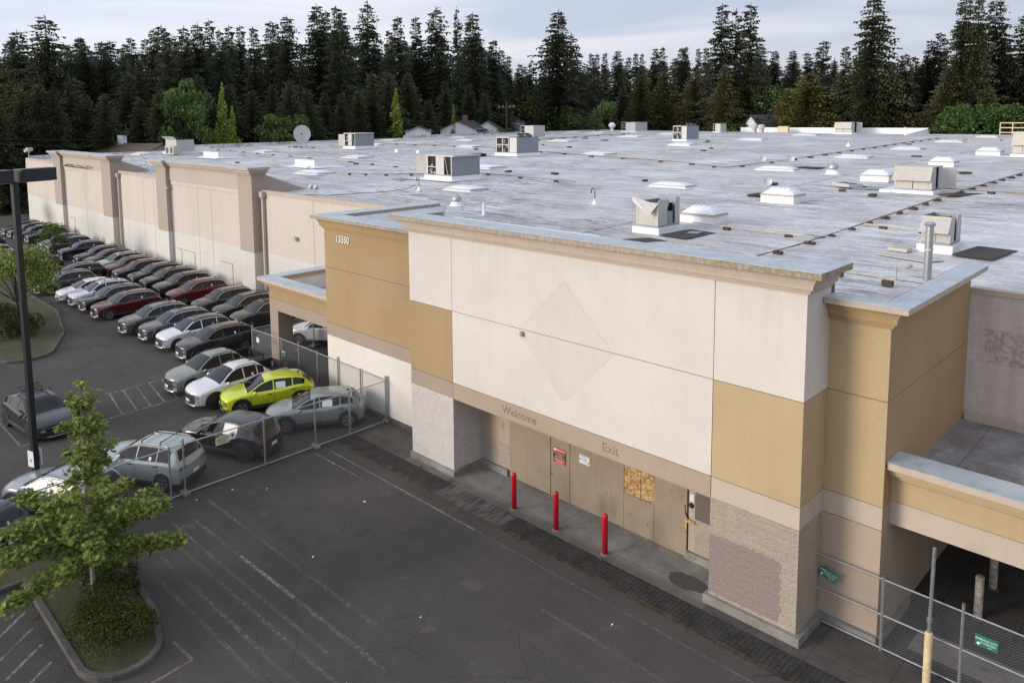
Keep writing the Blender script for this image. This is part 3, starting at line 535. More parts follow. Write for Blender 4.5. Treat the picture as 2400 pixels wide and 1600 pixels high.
def frame(xl0, xl1, xr0, xr1):
    y = 7.68
    p = part(MB().box(xl0, y, 0, xl1, 8.7, 9.3), 'pilaster', M['pilaster']); p = part(MB().box(xr0, y, 0, xr1, 8.7, 9.3), 'pilaster', M['pilaster'])
    part(MB().box(xl1, 8.1, 0, xr0, 8.359, 8.0), 'infill_wall', M['long_wall'])
    part(MB().box(xl1, 7.98, 7.95, xr0, 8.7, 9.3), 'header', M['pilaster_frame'])
    part(MB().box(xl1, 8.04, 7.62, xr0, 8.099, 7.95).box(xl1, 8.06, 3.6, xl1+.25, 8.099, 7.62), 'panel_trim', M['long_wall'])
    b = MB()
    for z0, z1, q in ((9.08, 9.18, .1), (9.18, 9.26, .2), (9.26, 9.46, .32), (9.46, 9.62, .5)):
        b.box(xl0-q, y-q, z0, xl1+q, 8.7+q*.4, z1); b.box(xr0-q, y-q, z0, xr1+q, 8.7+q*.4, z1)
        b.box(xl1+q, 7.98-q, z0, xr0-q, 8.7+q*.4, z1)
    c = part(b, 'cornice', M['cornice']); q = .51
    part(MB().box(xl0-q, y-q, 9.621, xl1+q, 8.91, 9.65).box(xr0-q, y-q, 9.621, xr1+q, 8.91, 9.65).box(xl1+q, 7.98-q, 9.621, xr0-q, 8.91, 9.65), 'metal_cap', M['coping_top'], c)
    for x in (xl0+.3, xr1-.45): b = MB(); b.add([(x, 8.71, 7.6), (x, 12.0, 7.6), (x, 12.0, 7.85), (x, 8.71, 9.1), (x+.3, 8.71, 7.6), (x+.3, 12.0, 7.6), (x+.3, 12.0, 7.85), (x+.3, 8.71, 9.1)], [(0, 1, 2, 3), (7, 6, 5, 4), (3, 2, 6, 7), (1, 5, 6, 2)]); part(b, 'side_brace', M['pilaster'])
frame(-44.3, -42.15, -29.15, -27.1); frame(-74.3, -71.7, -58.2, -55.6)
for x in (-26.55, -55.05): d = part(MB().box(x-.09, YB-.24, 0, x+.09, YB-.06, 7.55), 'downspout', M['cornice']); part(MB().box(x-.2, YB-.34, 7.55, x+.2, YB-.06, 7.95), 'collector_head', M['cornice'], d)
part(MB().box(-22.6, 8.1, 4.95, -22.2, YB, 5.2), 'wall_light', M['ac_light']); part(MB().tube([(-42.15, 7.9, 7.35), (-42.0, 7.7, 7.3)], .1, 8), 'security_camera', M['ac_light'])
part(MB().tube([(-71, 7.95, 8.05), (-62, 7.6, 8.15)], .05, 6).tube([(-68, 8.0, 8.2), (-67.6, 7.3, 8.4)], .04).tube([(-65, 8.0, 8.2), (-64.6, 7.3, 8.4)], .04).tube([(-62, 8.0, 8.2), (-61.6, 7.3, 8.4)], .04).tube([(-71,7.95,8.1),(-68,7.4,8.35)],.04), 'sign_bracket', M['black'])
# roof
xs = [-88.7+ (163.5)*i/40 for i in range(41)]; ys = [8.5+125.5*(i/40)**1.3 for i in range(41)]
vs = [(x, y, rz(x, y)+.04*math.sin(x*.5)*math.sin(y*.31)) for y in ys for x in xs]
part(MB().add(vs, [(j*41+i, j*41+i+1, (j+1)*41+i+1, (j+1)*41+i) for j in range(40) for i in range(40)]).box(-7.6, 1.5, 7.5, X2-.3, 8.51, 7.665), 'roof', M['roof'], smooth=False)
b = MB()
for i in range(40): 
    y0, y1 = 8.5+125.5*i/40, 8.5+125.5*(i+1)/40
    for x in (.35,): b.add([(x, y0, rz(x, y0)+.05), (x+.55, y0, rz(x, y0)+.05), (x+.55, y1, rz(x, y1)+.05), (x, y1, rz(x, y1)+.05), (x-.12, y0, rz(x, y0)-.02), (x-.12, y1, rz(x, y1)-.02), (x+.67, y0, rz(x, y0)-.02), (x+.67, y1, rz(x, y1)-.02)], [(0, 1, 2, 3), (4, 0, 3, 5), (1, 6, 7, 2)])
part(b, 'expansion_joint', M['roof'])
part(MB().box(-55, 133.5, 9.0, -19.5, 134.35, 10.3).add([(-19.5, 133.5, 10.3), (-19.5, 134.35, 10.3), (-19.5, 121, 9.4), (-19.5,133.5,9.2)], [(0, 1, 2, 3)]), 'back_parapet', M['white_paint'])
part(MB().box(-88.99, 8.7, 7.9, -88.6, 30, 8.6).box(-88.99, 30, 8.3, -88.6, 70, 9.3).box(-88.99, 70, 8.9, -88.6, 134, 9.75), 'roof_edge', M['roof'])
# lettering on the store
num = text('13550', .47, 'house_number', M['txt_white'], B, TM(-6.48, YR-.025, 7.55) @ Matrix.Scale(.92, 4), .02)
text('Welcome', .37, 'lettering_ghost', M['ghost'], B, TM(5.62, -.004, 3.22) @ Matrix.Diagonal((1.05, 1, 1, 1)), .001)
text('Exit', .37, 'lettering_ghost', M['ghost'], B, TM(9.30, -.004, 3.21) @ Matrix.Diagonal((1.05, 1, 1, 1)), .001)
part(MB().box(5.76, -.10, 5.93, 5.86, -.0, 6.08), 'bracket', M['coil'])

def sign(name, label, cat, loc, w, h, face, items, rot=None, rzv=0, group=None):
    e = empty(name, loc, rzv, label, cat, group)
    if rot: e.rotation_euler = rot
    MB().box(-w/2, -.006, -h/2, w/2, .006, h/2).build('backing', face, e)
    for it in items:
        if it[0] == 'bar': _, x0, z0, x1, z1, mt = it; MB().box(x0, -.009, z0, x1, -.0062, z1).build('colour_band', mt, e)
        elif it[0] == 'ring': _, x0, z0, r_, mt = it; MB().lathe([(r_, 0), (r_, .002)], 14, (x0, -.0065, z0), M=Matrix.Rotation(R(90), 4, 'X')).build('emblem', mt, e)
        else: _, s_, sz, x0, z0, mt = it; text(s_, sz, 'lettering', mt, e, TM(x0, -.0105, z0), .001)
    return e
sign('warning_sign', 'red and black security warning sign on the boarded doors', 'sign', (6.19, 1.39, 1.41+.13), .54, .52, M['sign_red'],
     [('bar', -.27, -.10, .27, .12, M['txt_black']), ('t', 'STEALTH', .10, .05, .19, M['txt_white']), ('ring', -.2, .19, .045, M['txt_white']), ('t', 'WARNING', .098, 0, .07, M['txt_yellow']), ('t', '24/7 LIVE VIDEO', .045, 0, .005, M['txt_white']), ('t', '855-STEALTH', .07, .02, -.055, M['txt_white']),
      ('t', 'MONITORING', .06, 0, -.15, M['txt_white']), ('t', 'RECORDED', .05, 0, -.22, M['txt_white'])])
sign('notice_sign', 'small white landscape notice on the boarded doors', 'sign', (7.26, 1.385, 1.75), .42, .29, M['paper'],
     [('t', 'CONDITIONS OF ENTRY', .032, 0, .11, M['txt_violet']), ('ring', -.16, .0, .028, M['txt_violet']), ('ring', .16, -.06, .028, M['txt_violet']), ('t', 'PRIVATE PROPERTY', .022, 0, .04, M['txt_violet']), ('t', 'NO TRESPASSING', .022, 0, 0, M['sign_red']), ('t', 'VIDEO RECORDED', .02, 0, -.04, M['txt_violet'])])

# ------------------------------------------------------------------ bollards
def bollard(x, y, label):
    e = empty('bollard', (x, y, 0), 0, label, 'bollard', 'red bollards in front of the boarded doors')
    MB().lathe([(.085, 0), (.085, 1.17), (.083, 1.2), (.07, 1.24), (.045, 1.265), (.001, 1.275)], 20).build('sleeve', M['red'], e, smooth=True)
    MB().lathe([(.13, .008), (.12, .02), (.088, .03)], 16).build('base_collar', M['curb'], e)
for x, l in ((5.54, 'red bollard on the sidewalk nearest the white block pier'), (7.36, 'red bollard in the middle, below the warning sign'), (9.26, 'red bollard standing in front of the bare strand board')): bollard(x, -.17, l)
def post(x, y, h, r_, mat, label, cat='bollard'):
    e = empty('guard_post', (x, y, 0), 0, label, cat); MB().lathe([(r_, 0), (r_, h-.02), (r_*.9, h)], 16).build('pipe', mat, e); MB().lathe([(r_*1.6, .01), (r_*1.5, .03), (r_*1.02, .05)], 14).build('base_collar', M['curb_dark'], e)
post(17.82, 4.25, 1.15, .1, M['rustwhite'], 'rusty white guard post standing on the dark floor under the right canopy'); post(17.79, 5.95, 1.1, .1, M['rustwhite'], 'rusty white guard post deeper in the shade under the right canopy')
e = empty('guard_post', (17.58, .82, 0), 0, 'pale yellow guard post with a tall thin steel pole strapped to it', 'bollard'); MB().lathe([(.085, 0), (.085, 1.22), (.07, 1.26)], 16).build('pipe', M['yellow'], e, smooth=False)
MB().tube([(.0, 0, 1.2), (0.02, 0, 3.28)], .04, 10).build('steel_pole', M['galv'], e); MB().lathe([(.06, 1.5), (.06, 1.6)], 10).build('clamp', M['galv'], e)

# ------------------------------------------------------------------ chain link fences
def fence(name, pts, label, h=1.85, mid=False, first=True, posts=None, group=None, blocks=False):
    e = empty(name, (0, 0, 0), 0, label, 'fence', group)
    for i, (p, q) in enumerate(zip(pts, pts[1:])):
        p, q = Vector((*p, 0)), Vector((*q, 0)); Ld = (q-p).length; d = (q-p)/Ld; z0, z1 = .07, h-.04
        b = MB(); s = .068; H = z1-z0; k = int((Ld+H)/s)
        for sgn in (1, -1):
            for j in range(k):
                u = j*s; a0 = max(0, u-H); a1 = min(Ld, u)
                if a1-a0 < .01: continue
                if sgn == 1: A = (a0, z0+u-a0 if u-a0 <= H else z1); A = (a0, z0+(u-a0)); Bp = (a1, z0+(u-a1))
                else: A = (a0, z1-(u-a0)); Bp = (a1, z1-(u-a1))
                P0 = p+d*A[0]+Vector((0, 0, A[1])); P1 = p+d*Bp[0]+Vector((0, 0, Bp[1]))
                dd = (P1-P0).normalized(); n1 = Vector((d.y, -d.x, 0)); n2 = dd.cross(n1); rr = .0021
                vs = [P+n1*rr*cx+n2*rr*cy for P in (P0, P1) for cx, cy in ((1, 0), (-.5, .87), (-.5, -.87))]
                b.add(vs, [(0, 1, 4, 3), (1, 2, 5, 4), (2, 0, 3, 5)])
        b.build('chain_link_mesh', M['wire'], e)
        for zz in [h-.02, .07] + ([h*.5] if mid else []): MB().tube([p+Vector((0, 0, zz)), q+Vector((0, 0, zz))], .022, 6).build('rail', M['galv'], e)
    for i, p in enumerate(pts):
        hh = h + .06 + (.12 if i % 2 == 0 else 0)
        MB().tube([(p[0], p[1], 0), (p[0], p[1], hh)], .036, 8).build('post', M['galv'], e)
        if blocks and i % 2 == 0: MB().box(p[0]-.2, p[1]-.12, 0.0, p[0]+.2, p[1]+.12, .14).build('foot_block', M['curb'], e, bevel=.03)
    return e
fence('chain_link_fence', [(-3.35, 1.3), (-3.32, -.62), (-3.32, -2.25), (-3.3, -4.45), (-3.28, -7.5), (-3.26, -8.0), (-3.2, -10.6), (-3.18, -13.4), (-3.15, -16.5), (-3.1, -19.5)], 'chain link fence running from the entrance block past the lime car to the island tree', blocks=True)
fence('chain_link_fence', [(-3.42, 1.3), (-5.3, 1.32), (-7.1, 1.33), (-8.9, 1.35), (-10.6, 1.35), (-12.2, 1.32), (-15.0, 1.15)], 'chain link fence in front of the left canopy and mustard wall')
fence('chain_link_fence', [(-15.05, 1.2), (-15.0, 3.2), (-15.0, 4.9), (-14.9, 6.8), (-14.9, 8.2)], 'chain link fence closing the far side of the left canopy', blocks=True)
fence('chain_link_fence', [(14.8, 1.22), (16.47, 1.22), (18.14, 1.2), (19.8, 1.18), (21.5, 1.16), (23.2, 1.14)], 'chain link fence across the opening of the right canopy', mid=True)
GS = [('t', 'EMERALD CITY', .062, 0, .045, M['txt_white']), ('t', 'STATEWIDE', .055, .03, -.03, M['txt_white']), ('ring', -.15, -.07, .03, M['txt_white']), ('t', '1-800', .035, .06, -.09, M['txt_white'])]
sign('fence_sign', 'small green fence company sign hanging crooked beside the beige pier', 'sign', (15.2, 1.17, 1.42), .44, .26, M['sign_green'], GS, rot=(0, R(14), 0))
sign('fence_sign', 'small green fence company sign straight on the right canopy fence', 'sign', (18.62, 1.14, 1.36), .44, .27, M['sign_green'], GS)
sign('fence_sign', 'small cream sign wired to the fence beside the black car', 'sign', (-3.24, -6.1, 1.55), .50, .28, M['cream_sign'], [('t', 'LANDMARK', .085, 0, .06, M['txt_black']), ('t', 'SURVEILLANCE', .05, 0, -.02, M['txt_black']), ('t', 'SECURITY', .05, 0, -.08, M['txt_black'])], rzv=R(90))
sign('fence_sign', 'small white square sign wired next to the cream one', 'sign', (-3.24, -5.72, 1.6), .24, .26, M['paper'], [('ring', 0, .03, .05, M['txt_black']), ('t', 'NO', .05, 0, -.07, M['sign_red'])], rzv=R(90))
sign('fence_sign', 'small white sign on the fence left of the canopy pillar', 'sign', (-14.4, 1.15, 1.35), .30, .26, M['paper'], [('t', 'NOTICE', .06, 0, .03, M['txt_violet'])])
sign('fence_sign', 'small mint sign on the fence in front of the canopy opening', 'sign', (-12.0, 1.30, 1.1), .26, .26, M['paper'], [('bar', -.12, -.12, .12, .06, M['sign_green']), ('t', 'FENCE', .06, 0, .09, M['txt_black'])])

# ------------------------------------------------------------------ cars (local: nose towards -Y, +X = its left side)
def ip(pts, x):
    xs = [p[0] for p in pts]; ys = [p[1] for p in pts]
    if x <= xs[0]: return ys[0]
    if x >= xs[-1]: return ys[-1]
    i = max(j for j in range(len(xs)) if xs[j] <= x); i = min(i, len(xs)-2)
    # monotone cubic
    def sl(k):
        if k == 0: return (ys[1]-ys[0])/(xs[1]-xs[0])
        if k == len(xs)-1: return (ys[-1]-ys[-2])/(xs[-1]-xs[-2])
        a = (ys[k]-ys[k-1])/(xs[k]-xs[k-1]); b = (ys[k+1]-ys[k])/(xs[k+1]-xs[k]); return 0 if a*b <= 0 else 2*a*b/(a+b)
    h = xs[i+1]-xs[i]; t = (x-xs[i])/h; m0, m1 = sl(i)*h, sl(i+1)*h
    return (2*t**3-3*t*t+1)*ys[i]+(t**3-2*t*t+t)*m0+(-2*t**3+3*t*t)*ys[i+1]+(t**3-t*t)*m1
SPEC = {
 'suv': dict(L=4.38, top=[(0,.80),(.10,.90),(.45,.985),(1.02,1.05),(1.12,1.075),(1.88,1.50),(2.3,1.575),(2.9,1.58),(3.5,1.53),(3.78,1.45),(4.16,1.07),(4.27,1.0),(4.38,.86)], belt=[(0,.74),(.2,.86),(1.05,.975),(2.4,1.01),(3.6,1.09),(4.1,1.03),(4.38,.82)],
   w=[(0,.72),(.25,.83),(.8,.875),(3.6,.875),(4.1,.83),(4.38,.72)], fa=.80, ra=3.46, wr=.345, cow=1.08, rf=1.86, rr=3.66, rb=4.14, bp=2.28, cp=3.18, we=3.92, clad=0),
 'crossover': dict(L=4.15, top=[(0,.72),(.10,.81),(.45,.90),(1.0,.97),(1.1,1.0),(1.85,1.35),(2.3,1.43),(2.9,1.42),(3.4,1.36),(3.72,1.25),(4.0,.97),(4.08,.91),(4.15,.82)], belt=[(0,.68),(.2,.79),(1.0,.89),(2.3,.92),(3.4,1.0),(3.9,.95),(4.15,.78)],
   w=[(0,.74),(.25,.83),(.8,.875),(3.4,.875),(3.9,.84),(4.15,.74)], fa=.82, ra=3.36, wr=.34, cow=1.06, rf=1.83, rr=3.55, rb=3.98, bp=2.22, cp=3.05, we=3.62, clad=1),
 'pickup': dict(L=4.75, top=[(0,.82),(.10,.93),(.45,1.01),(1.05,1.07),(1.15,1.10),(1.92,1.53),(2.35,1.60),(2.9,1.585),(3.25,1.50),(3.62,1.16),(3.70,1.115),(4.6,1.10),(4.75,1.06)], belt=[(0,.76),(.2,.88),(1.05,.985),(2.4,1.01),(3.3,1.08),(3.7,1.085),(4.6,1.075),(4.75,1.02)],
   w=[(0,.74),(.25,.85),(.8,.89),(4.3,.89),(4.6,.87),(4.75,.80)], fa=.84, ra=3.76, wr=.365, cow=1.12, rf=1.90, rr=3.18, rb=3.58, bp=2.34, cp=3.0, we=3.34, clad=1, bed=(3.72, 4.66)),
 'boxy': dict(L=3.90, top=[(0,.84),(.10,.94),(.45,1.0),(1.0,1.05),(1.08,1.08),(1.70,1.47),(2.1,1.535),(2.8,1.54),(3.3,1.50),(3.56,1.42),(3.80,1.06),(3.86,1.0),(3.90,.90)], belt=[(0,.78),(.2,.88),(1.0,.96),(2.3,.98),(3.3,1.0),(3.7,.98),(3.90,.86)],
   w=[(0,.74),(.25,.82),(.8,.85),(3.3,.85),(3.65,.83),(3.90,.76)], fa=.76, ra=3.16, wr=.33, cow=1.04, rf=1.68, rr=3.5, rb=3.80, bp=2.02, cp=2.86, we=3.42, clad=0, rails=1),
}
WHEEL = {}
def wheel_meshes(r_, dark):
    key = (r_, dark)
    if key in WHEEL: return WHEEL[key]
    My = Matrix.Rotation(R(90), 4, 'Y')
    t = MB().lathe([(r_*.64, -.11), (r_*.93, -.11), (r_, -.085), (r_, .085), (r_*.93, .11), (r_*.66, .11), (r_*.62, .06)], 28, M=My).build('tyre', M['tyre'])
    b = MB(); b.lathe([(r_*.66, .03), (r_*.66, .104), (r_*.60, .106), (r_*.58, .05), (.03, .045)], 28, M=My)
    for k in range(5):
        A = Matrix.Rotation(2*math.pi*k/5, 4, 'X')
        for sgn in (-1, 1): b.add([A @ Vector(p) for p in ((.10, sgn*.02, .03), (.10, sgn*.055, .03), (.107, sgn*.105, r_*.60), (.107, sgn*.045, r_*.60), (.06, sgn*.02, .03), (.06, sgn*.055, .03), (.06, sgn*.105, r_*.6), (.06, sgn*.045, r_*.6))], [(0, 1, 2, 3), (0, 3, 7, 4), (1, 5, 6, 2)])
    b.lathe([(.05, .09), (.045, .112)], 12, M=My)
    rm = b.build('rim', M['rim_dark'] if dark else M['rim'])
    bpy.data.objects.remove(rm.parent) if rm.parent else None
    WHEEL[key] = (t.data, rm.data); bpy.data.objects.remove(t); bpy.data.objects.remove(rm); return WHEEL[key]
def build_car(kind, name, color, roofcol=None, bars=False, rack=False, sticker=1, darkrim=False, silver=True):
    s = SPEC[kind]; Lc = s['L']; K = .47; e = empty(name)
    top = lambda x: ip(s['top'], x); belt = lambda x: min(ip(s['belt'], x), top(x)-.03); wd = lambda x: ip(s['w'], x)
    zs_ = lambda x: .25 + .05*max(0, 1-x/.5) + .08*max(0, 1-(Lc-x)/.5)
    def bend(x, y):
        q = (abs(y)/.85)**2.4; return x + .30*q*max(0, 1-x/.8) - .16*q*max(0, 1-(Lc-x)/.7)
    def we(x):
        h = max(0.0, top(x)-.045-(belt(x)+.02)); return wd(x)-.055-K*h
    def crown(x, f): return top(x) - .05*abs(f)**4 - .012*f*f
    def P(x, y, z): return (y, bend(x, y)-Lc/2, z)
    fr = [1, .95, .86, .65, .35, 0]
    st = sorted(set([0, .03, .08, .16, .28, .45, .65, .85, 1.0, Lc-.02, Lc-.06, Lc-.14, Lc-.28, Lc] + [s['cow']+(s['rf']-s['cow'])*i/6 for i in range(7)] + [s['rf']+.12+(s['rr']-s['rf']-.2)*i/8 for i in range(9)] + [s['rr']+(s['rb']-s['rr'])*i/5 for i in range(6)] + [q for q in s.get('bed', ())]))
    st = [x for i, x in enumerate(st) if i == 0 or x-st[i-1] > .015 or x == Lc]
    rings = []
    for x in st:
        w_, zb, zt, z0 = wd(x), belt(x), top(x), zs_(x); h = [(w_-.12, z0-.03), (w_-.03, z0), (w_+.01, z0+.14), (w_+.022, (z0+zb)/2), (w_+.012, zb-.10), (w_, zb-.03), (w_-.02, zb), (w_-.055, min(zb+.02, crown(x, 1)-.002))]
        h += [(we(x)*f, crown(x, f)) for f in fr]
        rings.append([P(x, y, z) for y, z in h] + [P(x, -y, z) for y, z in h[-2::-1]])
    nR = len(rings[0]); vs = [p for r_ in rings for p in r_]; fs = []; mid = nR//2; nh = 8+len(fr)
    body, roof_, black = [], [], []
    bed = s.get('bed')
    for i in range(len(st)-1):
        xm = (st[i]+st[i+1])/2
        for j in range(nR-1):
            f = (i*nR+j, (i+1)*nR+j, (i+1)*nR+j+1, i*nR+j+1); jj = min(j, nR-2-j)
            if bed and bed[0] <= xm <= bed[1] and jj >= 9: continue
            (roof_ if roofcol is not None and jj >= 8 and s['rf']-.02 < xm < s['rr']+.3 else body).append(f)
        body.append((i*nR, i*nR+nR-1, (i+1)*nR+nR-1, (i+1)*nR))
    for base, rev in ((0, False), ((len(st)-1)*nR, True)):
        for j in range(mid):
            a, b2, c2, d2 = base+j, base+j+1, base+nR-2-j, base+nR-1-j
            # split across width so the plan curve shows
            n0 = len(vs); kx = 8; xx = st[0] if not rev else st[-1]
            def lerp(p, q, t):
                y = p[0]+(q[0]-p[0])*t; z = p[2]+(q[2]-p[2])*t; return P(xx, y, z)
            rowa = [a]+[None]*(kx-1)+[d2]; rowb = [b2]+[None]*(kx-1)+[c2]
            for t in range(1, kx): vs.append(lerp(vs[a], vs[d2], t/kx)); rowa[t] = len(vs)-1
            if b2 != c2:
                for t in range(1, kx): vs.append(lerp(vs[b2], vs[c2], t/kx)); rowb[t] = len(vs)-1
                for t in range(kx): q = (rowa[t], rowb[t], rowb[t+1], rowa[t+1]); body.append(q if not rev else q[::-1])
            else:
                for t in range(kx): q = (rowa[t], b2, rowa[t+1]); body.append(q if not rev else q[::-1])
    bo = MB().add(vs, body).build('body', M['paint'], e, smooth=True); bo.color = (*color, 1)
    bm = bmesh.new(); bm.from_mesh(bo.data); bmesh.ops.remove_doubles(bm, verts=bm.verts, dist=.0008); bmesh.ops.recalc_face_normals(bm, faces=bm.faces)
    bmesh.ops.delete(bm, geom=[v for v in bm.verts if not v.link_faces], context='VERTS')
    for ed in bm.edges:
        if len(ed.link_faces) == 2 and ed.calc_face_angle(0) > R(38): ed.smooth = False
    bm.to_mesh(bo.data); bm.free()
    if roof_:
        used = sorted({i for f in roof_ for i in f}); mp_ = {k: i for i, k in enumerate(used)}
        ro = MB().add([vs[k] for k in used], [tuple(mp_[k] for k in f) for f in roof_]).build('roof', M['paint'], e, smooth=True); ro.color = (*roofcol, 1)
    if bed:
        x0, x1 = bed; yb = we(4.2)*.93; zb_, zt_ = .72, top(4.2)-.02
        b = MB(); A = [(-yb, x0-Lc/2), (yb, x0-Lc/2), (yb, x1-Lc/2), (-yb, x1-Lc/2)]
        b.add([(x, y, zb_) for x, y in A]+[(x, y, zt_+.02) for x, y in A], [(0, 1, 2, 3), (0, 4, 5, 1), (1, 5, 6, 2), (2, 6, 7, 3), (3, 7, 4, 0)]); b.build('cargo_bed', M['clad'], e)
        b = MB(); b.box(-yb-.06, x0-Lc/2-.02, zt_, -yb+.01, x1-Lc/2+.03, zt_+.04).box(yb-.01, x0-Lc/2-.02, zt_, yb+.06, x1-Lc/2+.03, zt_+.04).box(-yb, x1-Lc/2-.01, zt_, yb, x1-Lc/2+.05, zt_+.035); b.build('bed_rail', M['clad'], e)
    def tumble(x, z, off=.007): return wd(x)-.055-K*(z-(belt(x)+.02)) + off
    def sidewin(x0, x1, sg, name='window', n=10, mat='glass', zb_off=.05, zt_off=.085, z1=None):
        vs = []; 
        for i in range(n+1):
            x = x0+(x1-x0)*i/n; zb_ = belt(x)+zb_off; zt_ = max(zb_+.004, top(x)-zt_off)
            for z in (zb_, zt_): vs.append(P(x, sg*tumble(x, z), z))
        return MB().add(vs, [(2*i, 2*i+2, 2*i+3, 2*i+1) for i in range(n)]).build(name, M[mat], e, smooth=True)
    x0 = s['cow']+.28
    for sg in (1, -1):
        sidewin(x0, s['bp']-.03, sg); sidewin(s['bp']+.03, s['cp']-.02, sg); sidewin(s['cp']+.03, s['we'], sg)
        # trim strips above glass
        vs = []; n = 16
        for i in range(n+1):
            x = x0-.06+(s['we']+.04-x0+.06)*i/n; z = max(belt(x)+.04, top(x)-.075)
            for dz in (-.012, .012): vs.append(P(x, sg*tumble(x, z+dz, .011), z+dz))
        MB().add(vs, [(2*i, 2*i+2, 2*i+3, 2*i+1) for i in range(n)]).build('window_trim', M['chrome'] if kind == 'suv' else M['black'], e)
        if sticker:
            xx = s['cp']-.30 if sticker == 1 else s['bp']+.1; wx, hz = (.10, .12) if sticker == 1 else (.42, .26); zz = belt(xx)+.07
            vs = [P(x, sg*tumble(x, z, .013), z) for x, z in ((xx, zz), (xx+wx, zz), (xx+wx, zz+hz), (xx, zz+hz))]; MB().add(vs, [(0, 1, 2, 3)]).build('window_sticker', M['paper'], e)
        # wheels, arches, sill
        for ax in (s['fa'], s['ra']):
            r_ = s['wr']; R_ = r_*1.14; b = MB(); n = 20; cy = ax-Lc/2; zc = r_; W = wd(ax)
            pts = [(cy+R_*math.cos(R(-12+204*i/n)), zc+R_*math.sin(R(-12+204*i/n))) for i in range(n+1)]
            b.add([(sg*(W+.026), y, max(z, .2)) for y, z in pts]+[(sg*(W+.026), cy, .2)], [tuple(range(n+2)) if sg > 0 else tuple(range(n+2))[::-1]]); b.build('wheel_well', M['void'], e)
            kk = 1.30 if s['clad'] else 1.2; R2 = r_*kk; b = MB(); vs = []
            for i in range(n+1):
                a = R(-10+200*i/n)
                for rr, o in ((R_*.985, .036), (R2, .034), (R2*1.01, .0)): vs.append((sg*(W+o), cy+rr*math.cos(a), max(.2, zc+rr*math.sin(a))))
            b.add(vs, [(3*i+k, 3*i+3+k, 3*i+4+k, 3*i+1+k) for i in range(n) for k in (0, 1)]); o_ = b.build('wheel_arch', M['clad'] if (s['clad'] or kind == 'suv') else M['paint'], e); o_.color = (*color, 1)
            tm, rmm = wheel_meshes(r_, darkrim); wo = bpy.data.objects.new('wheel', tm); COL.objects.link(wo); wo.parent = e; wo.location = (sg*(W-.075), cy, r_); wo.rotation_euler = (random.random()*6, 0, 0) if sg > 0 else (random.random()*6, 0, math.pi)
            ri = bpy.data.objects.new('rim', rmm); COL.objects.link(ri); ri.parent = wo
        vs = []; n = 8; xa, xb = s['fa']+.42, s['ra']-.42
        for i in range(n+1):
            x = xa+(xb-xa)*i/n
            for z, o in ((.22, -.02), (.26, .03), (.40 if s['clad'] else .34, .032), (.42 if s['clad'] else .36, .018)): vs.append(P(x, sg*(wd(x)+o), z))
        MB().add(vs, [(4*i+k, 4*i+4+k, 4*i+5+k, 4*i+1+k) for i in range(n) for k in range(3)]).build('sill', M['clad'], e)
        # doors: handles, seams
        for xh in (s['bp']-.20, s['cp']+.02 if kind != 'pickup' else s['cp']-.1): z = belt(xh)-.09; MB().box(min(sg*(wd(xh)+.01), sg*(wd(xh)+.035)), xh-Lc/2-.09, z-.012, max(sg*(wd(xh)+.01), sg*(wd(xh)+.035)), xh-Lc/2+.09, z+.014).build('door_handle', M['chrome'] if kind == 'suv' else M['black'], e)
        for xh in (s['cow']+.16, s['bp'], s['cp']+.10):
            vs = [];
            for i in range(7):
                z = .42+(belt(xh)-.01-.42)*i/6; W = wd(xh)+.0245 if z < belt(xh)-.12 else wd(xh)+.012
                for dx in (-.006, .006): vs.append(P(xh+dx, sg*W, z))
            MB().add(vs, [(2*i, 2*i+1, 2*i+3, 2*i+2) for i in range(6)]).build('door_gap', M['void'], e)
        xm = s['cow']+.34; z = belt(xm)+.07; cx = sg*(wd(xm)+.08); b = MB(); b.lathe([(.02, -.10), (.075, -.085), (.09, 0), (.075, .085), (.02, .10)], 10, (cx, xm-Lc/2, z), M=Matrix.Rotation(R(90), 4, 'Y') @ Matrix.Diagonal((.75, .9, 1, 1)))
        o_ = b.build('mirror', M['paint'], e, smooth=True); o_.color = (*color, 1)
    def patch(name, ya, yb, za, zb_, mat, x=0.0, off=.012, n=6, front=True, taper=0):
        vs = []
        for i in range(n+1):
            t = i/n; y = ya+(yb-ya)*t; o = -off if front else off
            for z, tp in ((za, taper), (zb_, 0)):
                yy = y+(tp*(1 if y < 0 else -1) if taper else 0); q = P(x if front else Lc-x, yy, z); vs.append((q[0], q[1]+o, z))
        return MB().add(vs, [(2*i, 2*i+2, 2*i+3, 2*i+1) for i in range(n)]).build(name, M[mat], e)
    # windscreen and rear glass
    def topglass(name, xa, xb, ka, kb):
        vs = []; n = 8; k = 10
        for i in range(n+1):
            t = i/n; x = xa+(xb-xa)*t; kk = ka+(kb-ka)*t
            for j in range(k+1): f = (-1+2*j/k)*kk; vs.append(P(x, we(x)*f, crown(x, f)+.010))
        MB().add(vs, [(i*(k+1)+j, i*(k+1)+j+1, (i+1)*(k+1)+j+1, (i+1)*(k+1)+j) for i in range(n) for j in range(k)]).build(name, M['glass'], e, smooth=True)
    topglass('windscreen', s['cow']+.02, s['rf']+.02, .93, .90); topglass('rear_window', s['rr']+.06, s['rb']-.03, .84, .86)
    zf = top(0)
